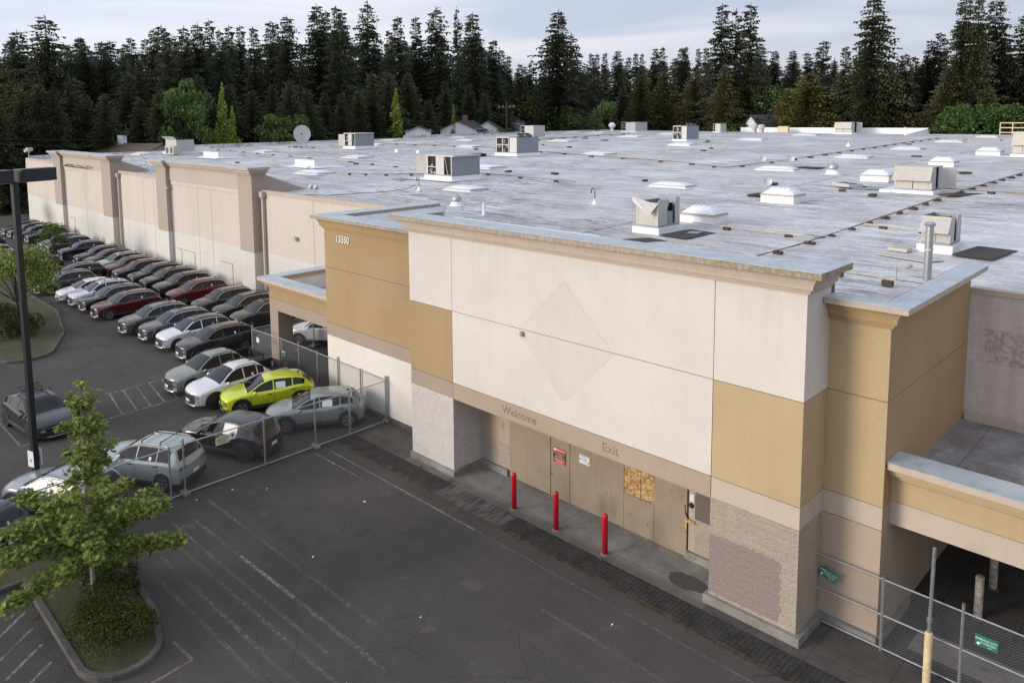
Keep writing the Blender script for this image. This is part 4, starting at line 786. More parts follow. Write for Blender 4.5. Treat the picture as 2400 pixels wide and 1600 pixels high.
    if kind == 'suv' or kind == 'pickup':
        patch('grille', -.52, .52, .50, zf-.07, 'black', off=.014)
        for i in range(4): z = .53+i*.065; patch('grille_bar', -.5+.02*i, .5-.02*i, z, z+.014, 'chrome', off=.026)
        for sg in (1, -1): patch('headlight', sg*.50, sg*.70, .56, .68, 'lamp', off=.02); patch('running_light', sg*.46, sg*.70, .70, .735, 'lamp', off=.022)
        patch('lower_bumper', -.70, .70, .24, .50, 'clad', off=.010); patch('skid_plate', -.62, .62, .255, .34, 'skid' if silver else 'clad', off=.03, taper=.16); patch('skid_plate', -.70, -.52, .30, .47, 'skid' if silver else 'clad', off=.025); patch('skid_plate', .52, .70, .30, .47, 'skid' if silver else 'clad', off=.025)
    else:
        patch('light_bar', -.68, .68, zf-.09, zf-.07, 'lamp', off=.012); patch('grille', -.45, .45, .30, .46, 'black', off=.014, taper=.05)
        for sg in (1, -1): patch('headlight_pod', sg*.50, sg*.72, .44, .60, 'clad', off=.014); patch('headlight', sg*.54, sg*.68, .48, .57, 'lamp', off=.022); patch('reflector', sg*.70, sg*.72, .5, .54, 'amber', off=.026)
        patch('lower_bumper', -.70, .70, .22, .32, 'clad', off=.008); patch('skid_plate', -.5, .5, .235, .28, 'skid' if silver else 'clad', off=.02)
    patch('number_plate', -.17, .17, .42, .55, 'plate', off=.04); patch('number_plate', -.17, .17, .50 if kind != 'pickup' else .45, .63 if kind != 'pickup' else .58, 'plate', off=.02, front=False)
    q = MB().lathe([(.055, 0), (.055, .004)], 12, (0, -Lc/2+.055, top(.05)-.02), M=Matrix.Rotation(R(35), 4, 'X') @ Matrix.Diagonal((1.2, .7, 1, 1))).build('badge', M['chrome'], e)
    for sg in (1, -1):
        zt_ = belt(Lc-.1); patch('tail_lamp', sg*.46, sg*.74, zt_-.14, zt_-.04, 'tail', off=.012, front=False)
        if s['clad'] and kind == 'crossover': patch('reflector', sg*.60, sg*.72, .42, .54, 'tail', off=.02, front=False)
    patch('rear_bumper', -.70, .70, .24, .46, 'clad', off=.008, front=False)
    MB().add([(-.012, s['rr']-.20-Lc/2, top(s['rr']-.2)-.004), (.012, s['rr']-.20-Lc/2, top(s['rr']-.2)-.004), (.006, s['rr']-.06-Lc/2, top(s['rr']-.1)+.06), (-.006, s['rr']-.06-Lc/2, top(s['rr']-.1)+.06), (-.012, s['rr']-.04-Lc/2, top(s['rr'])-.004), (.012, s['rr']-.04-Lc/2, top(s['rr'])-.004)], [(0, 1, 2, 3), (3, 2, 5, 4), (0, 3, 4), (1, 5, 2)]).build('aerial_fin', M['black'], e)
    if kind in ('suv', 'boxy', 'pickup') :
        for sg in (1, -1):
            pts = [(sg*(we(x)*.93), bend(x, we(x))-Lc/2, top(x)+(.0 if t in (0, 8) else .035)-.03) for t, x in enumerate([s['rf']+.1+(s['rr']-.15-s['rf']-.1)*i/8 for i in range(9)])]
            MB().tube(pts, .018, 6).build('roof_rail', M['chrome'] if kind == 'boxy' else M['black'], e)
    if bars:
        for x in (s['rf']+.42, s['rr']-.62): W = we(x)*.95; MB().tube([(-W, x-Lc/2, top(x)+.0), (-W+.04, x-Lc/2, top(x)+.09), (W-.04, x-Lc/2, top(x)+.09), (W, x-Lc/2, top(x)+.0)], .026, 6).build('cross_bar', M['black'], e)
    if rack:
        b = MB(); xa, xb = s['rf']+.25, s['rr']-.35; z = top(2.4)+.10
        for sg in (1, -1): b.tube([(sg*.5, xa-Lc/2, z), (sg*.5, xb-Lc/2, z)], .022, 6).tube([(sg*.5, xa-Lc/2, z+.08), (sg*.5, xb-Lc/2, z+.08)], .018, 6)
        for i in range(5): x = xa+(xb-xa)*i/4; b.tube([(-.5, x-Lc/2, z-.02), (.5, x-Lc/2, z-.02)], .016, 6)
        for x in (xa, xb): b.tube([(-.5, x-Lc/2, z+.08), (.5, x-Lc/2, z+.08)], .02, 6)
        b.build('roof_basket', M['black'], e)
    return e
DARK = (.016, .017, .018); GREY = (.065, .066, .066); NAVY = (.010, .015, .034); MAROON = (.085, .008, .012); WHT = (.66, .67, .70); SIL = (.36, .39, .42); SAGE = (.19, .215, .19); LIME = (.55, .62, .02); TEAL = (.20, .245, .245); GRN = (.026, .030, .030); BRZ = (.035, .032, .028); PALE = (.33, .39, .39)
PROTO = {}
def car(kind, color, x, y, rz_deg, label, cat='car', group='parked cars behind the fence', **o):
    key = (kind, tuple(sorted(o.items()))); nm = {'suv': 'parked_suv', 'crossover': 'parked_crossover', 'pickup': 'pickup_truck', 'boxy': 'compact_suv'}[kind]
    if key not in PROTO: e = build_car(kind, nm, color, **o); PROTO[key] = e
    else:
        e = copy_tree(PROTO[key])
    for k in e.children:
        if k.name.split('.')[0] in ('body', 'wheel_arch', 'mirror'): k.color = (*color, 1)
    e.location = (x, y, 0); e.rotation_euler = (0, 0, R(rz_deg)); tag(e, label, cat, group); return e
# row in front (noses towards the camera side)
car('pickup', WHT, -10.95, -1.75, 1, 'white pickup truck with open black bed beside the lime crossover', 'pickup truck', darkrim=True)
car('pickup', SAGE, -13.45, -1.7, 1, 'sage grey pickup truck left of the white pickup', 'pickup truck')
o0 = dict(silver=True)
car('suv', GRN, -18.05, .55, -1, 'dark green grey SUV nearest the sage pickup, whole side visible', 'suv')
car('suv', WHT, -20.7, .50, -1, 'white SUV with a black roof between grey SUVs', 'suv', roofcol=(.02, .018, .016))
car('suv', GREY, -23.15, .42, -1, 'warm grey SUV directly left of the white black-roofed one', 'suv')
car('suv', (.085, .085, .085), -25.6, .10, 0, 'mid grey SUV at the left end of the near group of four', 'suv')
car('suv', MAROON, -30.65, .10, 0, 'maroon SUV in the outer row with its front wheel showing', 'suv')
car('suv', DARK, -33.3, .15, 0, 'black SUV in the outer row between the maroon and a white one', 'suv')
car('suv', WHT, -35.5, .10, 0, 'white SUV with black cross bars on its roof', 'suv', bars=True)
car('crossover', WHT, -37.6, -.25, 0, 'white crossover with black arches and leaves on its bonnet', 'crossover')
car('suv', BRZ, -41.4, -.6, 0, 'dark SUV half hidden by the kerb tree behind the white crossover', 'suv')
car('suv', DARK, -44.3, 1.0, 0, 'black SUV showing only roof and side windows above the white crossover', 'suv')
car('suv', (.03, .028, .026), -51.0, -.4, 0, 'bronze black SUV behind the kerb tree crown', 'suv')
car('suv', NAVY, -55.0, -.6, 0, 'navy SUV roof glimpsed between leaves in the outer row', 'suv')
car('suv', SIL, -60.5, -2.0, 0, 'silver SUV seen through the branches at the left of the lot', 'suv')
car('crossover', LIME, -66.0, -2.6, 0, 'second lime crossover far away among the leaves at the left', 'crossover')
car('suv', DARK, -68.5, -1.0, 0, 'black SUV roof far left above the distant lime one', 'suv')
# row along the wall
w_ = [(-21.6, 5.35, BRZ, 'dark bronze SUV cut off by the canopy corner'), (-24.1, 5.35, (.03, .03, .033), 'charcoal SUV second from the canopy in the wall row'), (-26.7, 5.1, (.045, .043, .04), 'dark grey SUV right of the bright maroon one by the wall'),
 (-30.8, 5.05, (.12, .010, .014), 'bright maroon SUV in the wall row below the flush doors'), (-34.0, 5.35, BRZ, 'brown black SUV directly left of the wall row maroon'), (-36.7, 5.4, DARK, 'black SUV two left of the wall row maroon'), (-39.3, 5.4, (.02, .018, .016), 'black SUV three left of the wall row maroon with a brown sheen'),
 (-41.9, 5.1, NAVY, 'navy SUV right of the small maroon one beside the pilaster'), (-44.2, 5.1, MAROON, 'maroon SUV farther off, between a navy and a silver one'), (-46.8, 5.15, SIL, 'silver SUV with dark cross bars in the wall row'), (-49.3, 5.1, DARK, 'black SUV just left of the silver one with cross bars'), (-51.8, 5.1, GRN, 'dark green SUV at the foot of the small wall tree, right side'),
 (-56.2, 5.0, NAVY, 'navy SUV behind the small tree near the wall'), (-60.4, 5.0, (.05, .055, .065), 'slate blue SUV left of the small wall tree'), (-63.0, 5.0, (.22, .24, .27), 'pale silver SUV far along the wall'), (-69.5, 5.4, DARK, 'black SUV nearest of the far four under the distant pilaster'), (-72.2, 5.0, (.10, .11, .12), 'grey SUV second of the far four'), (-75.1, 5.0, GREY, 'dull grey SUV third of the far four'), (-77.8, 5.0, (.05, .05, .06), 'dark blue grey SUV last in the wall row')]
for i, (x, y, c_, l_) in enumerate(w_): car('suv', c_, x, y, 0, l_, 'suv', **(dict(bars=True) if c_ == SIL else {}))
car('suv', WHT, -15.35, 6.0, -52, 'white SUV seen through the opening under the left canopy', 'suv', darkrim=False, sticker=0)
# angled ones near the fence
car('crossover', LIME, -8.85, -1.3, -20, 'lime yellow crossover with black wheel arches', 'crossover', sticker=2)
car('crossover', TEAL, -5.43, -.9, -31, 'grey green crossover behind the fence next to the lime one', 'crossover', sticker=2)
car('crossover', (.014, .015, .020), -5.7, -4.65, -65, 'black crossover behind the fence in front of the grey green one', 'crossover', darkrim=True, silver=False)
car('boxy', PALE, -5.5, -7.85, -60, 'pale blue boxy SUV with silver roof rails and black cross bars', 'suv', bars=True)
car('crossover', (.26, .29, .32), -5.35, -10.75, -62, 'silver car behind the crown of the island tree', 'car', sticker=0)
car('crossover', (.01, .02, .06), -5.0, -13.7, -62, 'dark blue car at the bottom left behind the fence', 'car', sticker=0, silver=False)
car('crossover', (.018, .022, .030), -13.5, -9.42, 96.6, 'dark grey crossover with a roof basket parked alone beside the lamp post', 'crossover', rack=True, sticker=0, darkrim=True)

# ------------------------------------------------------------------ foliage
def leaf_cloud(b, pts, size, rnd, star=False, flat=.5):
    for p in pts:
        n = Vector((rnd.gauss(0, 1), rnd.gauss(0, 1), rnd.gauss(0, 1)+flat*2)).normalized(); x = n.orthogonal().normalized(); x.rotate(Matrix.Rotation(rnd.random()*6.28, 3, n)); y = n.cross(x); s = size*rnd.uniform(.6, 1.3)
        if star:
            q = []
            for k in range(10):
                a = math.pi*2*k/10; rr = s*(1 if k % 2 == 0 else .55)*(.6 if k == 0 else 1); q.append(p+x*math.cos(a)*rr+y*math.sin(a)*rr+n*(-.15*s if k % 2 == 0 else 0))
            b.add(q, [tuple(range(10))])
        else: b.add([p-x*s*.5, p-y*s*.32, p+x*s*.6, p+y*s*.32], [(0, 1, 2, 3)])
def conifer(seed, H=30, W=4.6, dense=1.0, gap=0.0, droop=.35, base=.06, taper=1.0, lime=False):
    rnd = random.Random(seed); b = MB(); z = H*base; lean = rnd.uniform(-.012, .012); side = rnd.random()*6.28
    while z < H*.985:
        t = (z-H*base)/(H*(1-base)); nb = max(3, int((9 if t < .55 else 8 if t < .85 else 6)*dense))
        for k in range(nb):
            if rnd.random() < gap+.08: continue
            a = rnd.random()*6.283; r0_ = (W*(1-t)**(.82*taper)+.25)*(1+.16*math.cos(a-side)+.12*math.sin(t*17+seed))
            ln = max(.3, r0_*rnd.uniform(.45, 1.15)*(1+(rnd.random() < .08)*.3)); dr = droop*rnd.uniform(.4, 1.5); up = (.35 if t > .7 else .15 if t > .4 else .0)*rnd.uniform(.5, 1.3)
            seg = max(3, int(ln/.5)); d = Vector((math.cos(a), math.sin(a), 0)); sd_ = Vector((-d.y, d.x, 0)); zz = z+rnd.uniform(-.3, .3); P0 = Vector((lean*zz, 0, zz))
            for i in range(seg):
                u = (i+.5)/seg; q = P0 + d*(ln*u) + Vector((0, 0, ln*(up*u-dr*u*u))); wv = (ln*.16*(1.1-u)+.20)*(1 if t < .8 else .7)
                for sg in (-1, 1):
                    tip = q + sd_*sg*wv*rnd.uniform(.6, 1.5)+d*rnd.uniform(.15, .55)+Vector((0, 0, -wv*rnd.uniform(.0, .8))); e1 = d*rnd.uniform(.14, .27); b.add([q-e1, tip, q+e1*1.1], [(0, 1, 2)])
                    if rnd.random() < .75: tip2 = tip+Vector((rnd.uniform(-.2, .2), rnd.uniform(-.2, .2), -rnd.uniform(.1, .45))); b.add([tip+d*.2, tip2, tip-d*.18], [(0, 1, 2)])
                if t < .85: q2 = q+Vector((0, 0, -.05)); b.add([q2-d*.22, q2+Vector((0, 0, -rnd.uniform(.2, .65)))+sd_*rnd.uniform(-.3, .3), q2+d*.25], [(0, 1, 2)])
        z += rnd.uniform(.26, .48)*(H/30)
    for k in range(10):
        zz = H*rnd.uniform(.955, 1.0); a = rnd.random()*6.28; d = Vector((math.cos(a), math.sin(a), .35)); q = Vector((lean*zz, 0, zz)); b.add([q+Vector((0, 0, -.1)), q+d*rnd.uniform(.2, .5)*(1.6-zz/H), q+Vector((0, 0, .12))], [(0, 1, 2)])
    cr = b.build('crown', M['needles']); tr = MB().tube([(0, 0, -1), (lean*H*.5, 0, H*.5), (lean*H, 0, H*1.0)], .011*H, 7, r1=.03).build('trunk', M['bark'])
    dt = (cr.data, tr.data); bpy.data.objects.remove(cr); bpy.data.objects.remove(tr); return dt
def broad(seed, H=12, W=4, n=2600, size=.38, mat='leaf_broad', column=False, bark='bark'):
    rnd = random.Random(seed); b = MB(); blobs = []; tb = MB(); tb.tube([(0, 0, -1), (0, 0, H*.45), (.1, 0, H*.85)], .02*H, 7, r1=.03)
    nb = 26 if not column else 22
    for k in range(nb):
        if column: zz = H*(.1+.9*k/nb); rr = W*.6*(math.sin(math.pi*min(1, .12+.88*k/nb))**.6)*(1-(k/nb)**2*.6); a = rnd.random()*6.28; c_ = Vector((math.cos(a)*rr*.4, math.sin(a)*rr*.4, zz)); blobs.append((c_, rr*.8, H*.08))
        else:
            a = rnd.random()*6.28; el = rnd.uniform(-.35, 1.2); q = rnd.uniform(.45, .85); c_ = Vector((math.cos(a)*math.cos(el)*W*q, math.sin(a)*math.cos(el)*W*q, H*.56+math.sin(el)*H*.36*q)); r_ = W*rnd.uniform(.22, .40); blobs.append((c_, r_, r_*.8))
            tb.tube([(0, 0, H*.3), tuple((c_+Vector((0, 0, H*.3)))*.5), tuple(c_)], .006*H, 4, r1=.01)
    pts = []
    for i in range(n):
        c_, r_, h_ = rnd.choice(blobs); v = Vector((rnd.gauss(0, 1), rnd.gauss(0, 1), rnd.gauss(0, 1))).normalized()*rnd.uniform(.6, 1.05); pts.append(c_+Vector((v.x*r_, v.y*r_, v.z*h_)))
    leaf_cloud(b, pts, size, rnd); cr = b.build('crown', M[mat]); tr = tb.build('trunk', M[bark]); dt = (cr.data, tr.data); bpy.data.objects.remove(cr); bpy.data.objects.remove(tr); return dt
def plant(data, x, y, z, s, label, name='conifer', group=None, cat='tree', tint=(1, 1, 1), sx=None):
    e = empty(name, (x, y, z), random.random()*6.28, label, cat, group); e.scale = (sx or s, sx or s, s)
    for nm, me in zip(('crown', 'trunk'), data): o = bpy.data.objects.new(nm, me); COL.objects.link(o); o.parent = e; o.color = (*tint, 1)
    return e
def dirpx(px): # horizontal direction through a column of the photograph, per metre of depth
    v = FW + RT*((px-PCX)/FPX) + UP*((PCY-270)/FPX); return v
def edge_depth(px):
    v = dirpx(px); ts = []
    if v.x < 0: ts.append((-93-CAM.x)/v.x)
    if v.y > 0: ts.append((139-CAM.y)/v.y)
    return min(ts)
def at(px, D): v = dirpx(px); return CAM.x+v.x*D, CAM.y+v.y*D
def ztop(py, D, px): hz = 285.8-px*.00957; return CAM.z+(hz-py)/FPX*D
CON = [conifer(1, 30, 5.6, 1.1), conifer(2, 30, 6.6, 1.2), conifer(3, 30, 5.2, 1.0, .1, .25), conifer(4, 30, 7.0, 1.1, .06, .45), conifer(5, 30, 3.6, .8, .25, .3, .12), conifer(6, 30, 7.2, 1.3, 0, .4)]
ORD = ['first', 'second', 'third', 'fourth', 'fifth', 'sixth', 'seventh', 'eighth', 'ninth', 'tenth', 'eleventh', 'twelfth']
def con_tree(px, py, off, kind, label, group, tint=(1, 1, 1), wide=1.0, name='conifer'):
    D = edge_depth(px)+off; x, y = at(px, D); zg = hill(x, y)-.3; Ht = ztop(py, D, px)-zg; s = Ht/30; plant(CON[kind], x, y, zg, s, label, name, group, 'tree', tint, s*wide)
sky_l = [(0,110,1,1),(55,74,1,1.15),(117,41,3,1.25),(172,107,0,.9),(198,91,0,1),(224,120,2,.9),(250,100,0,.8),(262,98,2,.8),(289,115,0,.8),(310,138,2,.7),(330,138,2,.7),(367,70,1,.8),(386,62,2,.9),(399,72,2,.8),(413,83,3,.8),(444,65,1,.8),(468,58,1,.9),(499,50,2,.75),(523,74,0,.7),(544,63,2,.8),(570,63,2,.8),(602,67,0,.8),(640,53,0,.8),(656,58,0,.7),(676,40,1,.9),(752,15,1,.95),(773,29,0,.8),(795,20,0,.8),(812,30,1,.8),(865,7,3,.95),(914,74,0,.7),(939,43,0,.85),(977,43,2,.85),(1024,19,3,1.0),(1074,20,4,.55),(1115,34,1,1.0),(1160,96,0,.9),(1177,117,2,.8),(1192,131,2,.9)]
for i, (px, py, k, wd_) in enumerate(sky_l):
    con_tree(px, py, random.uniform(16, 46), k, 'tall dark conifer, number %d from the left along the skyline of the left wood' % (i+1), 'tall conifers behind the store, left wood', (1.1, 1.15, 1.05), wd_*1.2)
sky_m = [(1220,150,2,1.0),(1246,139,4,1.0),(1308,29,1,1.25),(1340,79,3,1.1),(1385,127,0,.9),(1399,127,2,.9),(1418,126,0,.9),(1449,120,1,1.2),(1473,134,2,.9),(1489,126,0,.9),(1504,127,0,.8),(1533,114,1,.9),(1552,112,0,.9),(1595,115,5,1.2),(1605,112,0,.9),(1633,115,2,.8),(1652,114,0,.9),(1686,14,2,1.15),(1720,26,4,1.25),(1755,14,2,1.2),(1779,107,3,1.3),(1813,120,1,1.1),(1855,119,1,1.1),(1887,124,2,1.2),(1927,96,2,1.3)]
for i, (px, py, k, wd_) in enumerate(sky_m):
    con_tree(px, py, random.uniform(20, 60) if py > 100 else random.uniform(8, 16), k, 'conifer, number %d from the gap in the middle of the skyline going right' % (i+1), 'conifers behind the store, middle', (1, 1, 1), wd_)
sky_r = [(2036,-12,5,1.12),(2118,126,1,1.1),(2137,134,0,1),(2170,95,1,1.1),(2194,79,0,1.1),(2247,-7,1,1.0),(2282,0,0,.9),(2322,-2,3,1.1),(2352,90,1,1.1),(2395,29,3,1.2),(1975,110,2,1.0)]
for i, (px, py, k, wd_) in enumerate(sky_r):
    con_tree(px, py, random.uniform(6, 20), k, 'massive conifer standing alone above the right half of the roof' if i == 0 else 'conifer, number %d in the clump right of the massive one' % i, None if i == 0 else 'conifers behind the store, right', (1.15, 1.1, .95), wd_)
rnd = random.Random(11)
for i, px in enumerate(range(-70, 1230, 17)):
    py = rnd.uniform(88, 165) if px < 1160 else rnd.uniform(160, 200); con_tree(px+rnd.uniform(-8, 8), py, rnd.uniform(30, 80), rnd.choice((0, 1, 3, 5)), 'dark conifer packed behind others in the left wood, only gaps of its crown showing', 'inner conifers of the left wood', (1.05, 1.1, 1.0), 1.15)
for i, px in enumerate(range(1195, 2460, 23)):
    py = rnd.uniform(135, 185) if 1185 < px < 2150 else rnd.uniform(130, 175); con_tree(px+rnd.uniform(-8, 8), py, rnd.uniform(45, 110), rnd.choice((0, 1, 2, 3)), 'dark conifer packed in the far rows of the right wood', 'far conifers of the right wood', (.95, 1, 1), 1.2)
for i, px in enumerate(range(-40, 1200, 42)):
    con_tree(px+rnd.uniform(-12, 12), rnd.uniform(165, 235), rnd.uniform(6, 16), rnd.choice((0, 3, 5)), 'shorter conifer at the front edge of the left wood, %s group from the left' % ORD[min(11, i//3)], 'short conifers at the front of the left wood', (1.5, 1.5, 1.2), 1.35)
for i, (px, py, k, wd_) in enumerate([(1500,165,5,1.3),(1560,150,3,1.5),(1625,160,5,1.3),(1700,150,3,1.4),(1750,150,5,1.2),(1458,200,5,1.2),(1985,170,3,1.6),(2080,165,5,1.5),(2215,170,3,1.6),(2310,200,5,1.3),(1420,250,0,.9),(1400,262,0,.8)]):
    con_tree(px, py, rnd.uniform(4, 12), k, 'brownish olive conifer, %s from the left along the back edge of the roof' % ORD[i], 'olive conifers along the back of the roof', (1.9, 1.55, 1.1), wd_)
con_tree(1890, 172, 5, 5, 'broad olive cedar, wide as it is tall, left of the massive conifer', None, (2.6, 2.3, 1.2), 2.3); con_tree(1850, 205, 7, 5, 'lower olive cedar leaning against the broad one', None, (2.5, 2.2, 1.2), 2.2); con_tree(1940, 200, 7, 5, 'olive cedar between the broad cedar and the massive conifer', None, (2.3, 2.0, 1.2), 2.0)
BR = [broad(1), broad(2, 12, 4.6), broad(3, 12, 3.6)]; PO = [broad(7, 12, 1.9, 2600, .30, 'leaf_lime', True), broad(8, 12, 2.5, 2600, .30, 'leaf_lime', True)]
def br_tree(px, py, off, data, label, name='deciduous_tree', tint=(1, 1, 1), wide=1.0, group=None):
    D = edge_depth(px)+off; x, y = at(px, D); zg = hill(x, y)-.2; s = (ztop(py, D, px)-zg)/11.5; plant(data, x, y, zg, s, label, name, group, 'tree', tint, s*wide)
br_tree(437, 172, 5, broad(21, 12, 3.6, 4200, .36), 'tall rounded green tree in front of the dark wood, left of the poplars', tint=(1.15, 1.25, 1.1), wide=.68)
br_tree(522, 216, 4, PO[0], 'bright lime poplar, the taller of the pair left of the satellite dish', 'poplar', wide=.85); br_tree(545, 264, 3, PO[1], 'bright lime poplar, the lower right of the pair', 'poplar', wide=.9); br_tree(506, 300, 3.5, PO[1], 'small lime poplar at the left foot of the pair', 'poplar')
br_tree(928, 226, 4, PO[0], 'lime poplar standing alone behind the middle of the roof edge', 'poplar', wide=1.1); br_tree(1063, 257, 5, PO[0], 'thin lime poplar near the small pale houses', 'poplar', (.8, .85, .9), .7)
br_tree(662, 250, 4, BR[0], 'green bush-like tree just left of the satellite dish', tint=(1.2, 1.25, 1)); br_tree(1312, 232, 5, BR[1], 'fresh green tree under the big twin conifers', tint=(1.5, 1.5, 1.0), wide=1.0); br_tree(1358, 258, 5, BR[0], 'lower fresh green tree beside the first one', tint=(1.45, 1.45, 1.0), wide=1.3)
br_tree(1230, 205, 22, BR[1], 'dull brown green round tree in the gap of the wood', tint=(1.1, .9, .8), wide=1.5); br_tree(1420, 225, 10, BR[2], 'pale blossoming tree beside a utility pole', tint=(2.6, 2.6, 2.6)); br_tree(1790, 178, 14, BR[1], 'round green tree behind the utility pole', tint=(1.2, 1.4, 1.1), wide=.9)
br_tree(1717, 272, 6, BR[0], 'small round green tree left of the white gable', tint=(1.1, 1.3, 1), wide=1.5); br_tree(1765, 272, 7, BR[2], 'low green tree at the foot of the white gable', tint=(.9, 1.1, .9), wide=1.4)
br_tree(2268, 222, 3, BR[1], 'leafy green tree, left one behind the yellow handrail', tint=(.8, .95, .75), wide=1.1); br_tree(2345, 225, 4, BR[0], 'leafy green tree right of the yellow handrail', tint=(.75, .9, .7), wide=1.15); br_tree(2390, 240, 3, BR[2], 'leafy green tree at the right edge of the picture', tint=(.75, .9, .7), wide=1.15)
br_tree(480, 320, 3, BR[2], 'low green tree peeping over the left roof edge', tint=(1, 1.2, .9), wide=1.6); br_tree(1130, 290, 4, BR[0], 'dark hedge tree beside the utility pole and pale houses', tint=(.7, .8, .7), wide=2.2); pass
# far wood: one mass
b = MB(); rnd = random.Random(5)
for i in range(420):
    a = rnd.uniform(R(-20), R(125)); d = rnd.uniform(330, 520); x, y = CAM.x-math.cos(a-R(20))*d, CAM.y+math.sin(a-R(20))*d+20
    if y < -150: continue
    z0 = hill(x, y)-1; Hh = rnd.uniform(18, 32); wv = rnd.uniform(3, 5)
    for k in range(9):
        t0 = .1+.09*k; rr = wv*(1-t0)*1.2; ph = rnd.random()*6
        vs = [(x+rr*math.cos(ph+j*1.047)*rnd.uniform(.7, 1.2), y+rr*math.sin(ph+j*1.047)*rnd.uniform(.7, 1.2), z0+Hh*t0) for j in range(6)]+[(x, y, z0+Hh*(t0+.2))]
        b.add(vs, [(j, (j+1) % 6, 6) for j in range(6)])
o = b.build('far_wood', M['needles']); o.color = (.9, .95, 1, 1); tag(o, 'distant mass of conifers closing the horizon', 'wood', kind='stuff')

# foreground maple
def maple(x0, y0, H, spread, seed, n, label, size=.075, lead=True, upper=.42):
    rnd = random.Random(seed); e = empty('maple_tree', (x0, y0, .1), 0, label, 'tree'); tb = MB(); b = MB(); pts = []; spread0 = spread
    tb.tube([(0, 0, -.1), (.02, .02, H*.3), (-.03, .03, H*.6), (.0, 0, H*.97)], .075, 9, r1=.012)
    nb = 30
    for k in range(nb):
        t = k/nb; a = k*2.4+rnd.uniform(-.4, .4)
        if t < .62: z0_ = H*(.17+.24*t/.62); ln = spread*rnd.uniform(.55, 1.08)*(1-.30*t/.62); rise = rnd.uniform(.05, .50)
        else: z0_ = H*(.42+.46*(t-.62)/.38); ln = spread*.34*rnd.uniform(.7, 1.1)*(1-.75*(t-.62)/.38)+.12; rise = rnd.uniform(.3, .7)
        d = Vector((math.cos(a), math.sin(a), 0)); P0 = Vector((0, 0, z0_)); P1 = P0+d*ln*.5+Vector((0, 0, ln*rise*.6)); P2 = P0+d*ln+Vector((0, 0, ln*rise*.7))
        tb.tube([tuple(P0), tuple(P1), tuple(P2)], .024*(1-t*.6), 5, r1=.005)
        m_ = int(n/nb*(1.25*(ln/spread+.2) if t < .62 else .35*(.35+ln/spread)))
        for j in range(m_):
            u = rnd.uniform(.12, 1.06)**.75; q = P0.lerp(P1, min(1, u*2)) if u < .5 else P1.lerp(P2, (u-.5)*2); rr = (.17+.30*ln*.4*(1.3-u))*rnd.random()**.5
            v = Vector((rnd.gauss(0, 1), rnd.gauss(0, 1), rnd.gauss(0, .8))).normalized()*rr*(1 if t < .62 else .62); pts.append(q+v)
    for j in range(40): pts.append(Vector((rnd.gauss(0, .08), rnd.gauss(0, .08), H*rnd.uniform(.95, 1.0))))
    for k in range(46):
        zz = H*rnd.uniform(.40, .90); a = rnd.random()*6.28; ln = (.66-.5*max(0, (zz/H-.55)/.45))*rnd.uniform(.5, 1.15); d = Vector((math.cos(a)*ln, math.sin(a)*ln, ln*rnd.uniform(.5, 1.1))); P0 = Vector((0, 0, zz)); tb.tube([tuple(P0), tuple(P0+d)], .010, 4, r1=.003)
        for j in range(34): u = rnd.uniform(.3, 1.1); pts.append(P0+d*u+Vector((rnd.gauss(0, .10), rnd.gauss(0, .10), rnd.gauss(0, .10))))
    leaf_cloud(b, pts, size, rnd, True, .9)
    o = b.build('crown', M['leaf_maple'], e); tb.build('trunk', M['bark_pale'], e); return e
mt = maple(.75, -11.75, 6.15, 2.62, 3, 13000, 'young leafy tree with a narrow leader on the island by the fence'); mt.rotation_euler = (0, 0, R(150)); mt.location.x += .15
def bush(x, y, z, rx, ry, rz_, n, seed, label, size=.06, tint=(1, 1, 1)):
    rnd = random.Random(seed); e = empty('bush', (x, y, z), 0, label, 'bush'); b = MB(); pts = []; lob = [(Vector((rnd.uniform(-.55, .55)*rx, rnd.uniform(-.55, .55)*ry, rnd.uniform(.15, .6)*rz_)), rnd.uniform(.35, .62)) for _ in range(12)]
    for i in range(n):
        c_, s = rnd.choice(lob); v = Vector((rnd.gauss(0, 1), rnd.gauss(0, 1), abs(rnd.gauss(0, 1))*.9-.25)).normalized()*rnd.uniform(.72, 1.05); p = c_+Vector((v.x*rx*s, v.y*ry*s, v.z*rz_*s)); p.z = max(.02, p.z); pts.append(p)
    leaf_cloud(b, pts, size, rnd); o = b.build('foliage', M['leaf_bush'], e); o.color = (*tint, 1)
    st = MB()
    for k in range(9): a = k*.7; st.tube([(0, 0, -.05), (math.cos(a)*rx*.35, math.sin(a)*ry*.35, rz_*.35), (math.cos(a)*rx*.6, math.sin(a)*ry*.6, rz_*.75)], .015, 5, r1=.004)
    st.build('stems', M['bark'], e); return e
bush(2.75, -11.85, .1, 1.25, 1.0, 1.0, 12000, 4, 'big rounded green bush on the island under the young tree', .06, (1.05, 1.0, .9))
bush(.9, -11.3, .1, .9, .7, .75, 4200, 5, 'lower dark bush half hidden behind the big one', .07, (.85, .95, .9)); bush(-1.1, -11.6, .1, .8, .6, .3, 1600, 6, 'low scruffy plant at the island end next to the fence', .06)
bush(-29.6, -6.4, .1, 2.0, 1.3, 1.6, 4500, 7, 'dark hedge bush on the far kerb island', .11, (.5, .55, .55)); bush(-33.5, -6.6, .1, 2.0, 1.3, 1.4, 3500, 8, 'second dark hedge bush behind the first on the far island', .11, (.5, .55, .55))
def small_tree(x, y, H, W, seed, n, label, size, tint=(1, 1, 1), mat='leaf_maple'):
    d = broad(seed, 12, W*12/H, n, size*12/H, mat); plant(d, x, y, .05, H/12.6, label, 'kerb_tree', None, 'tree', tint)
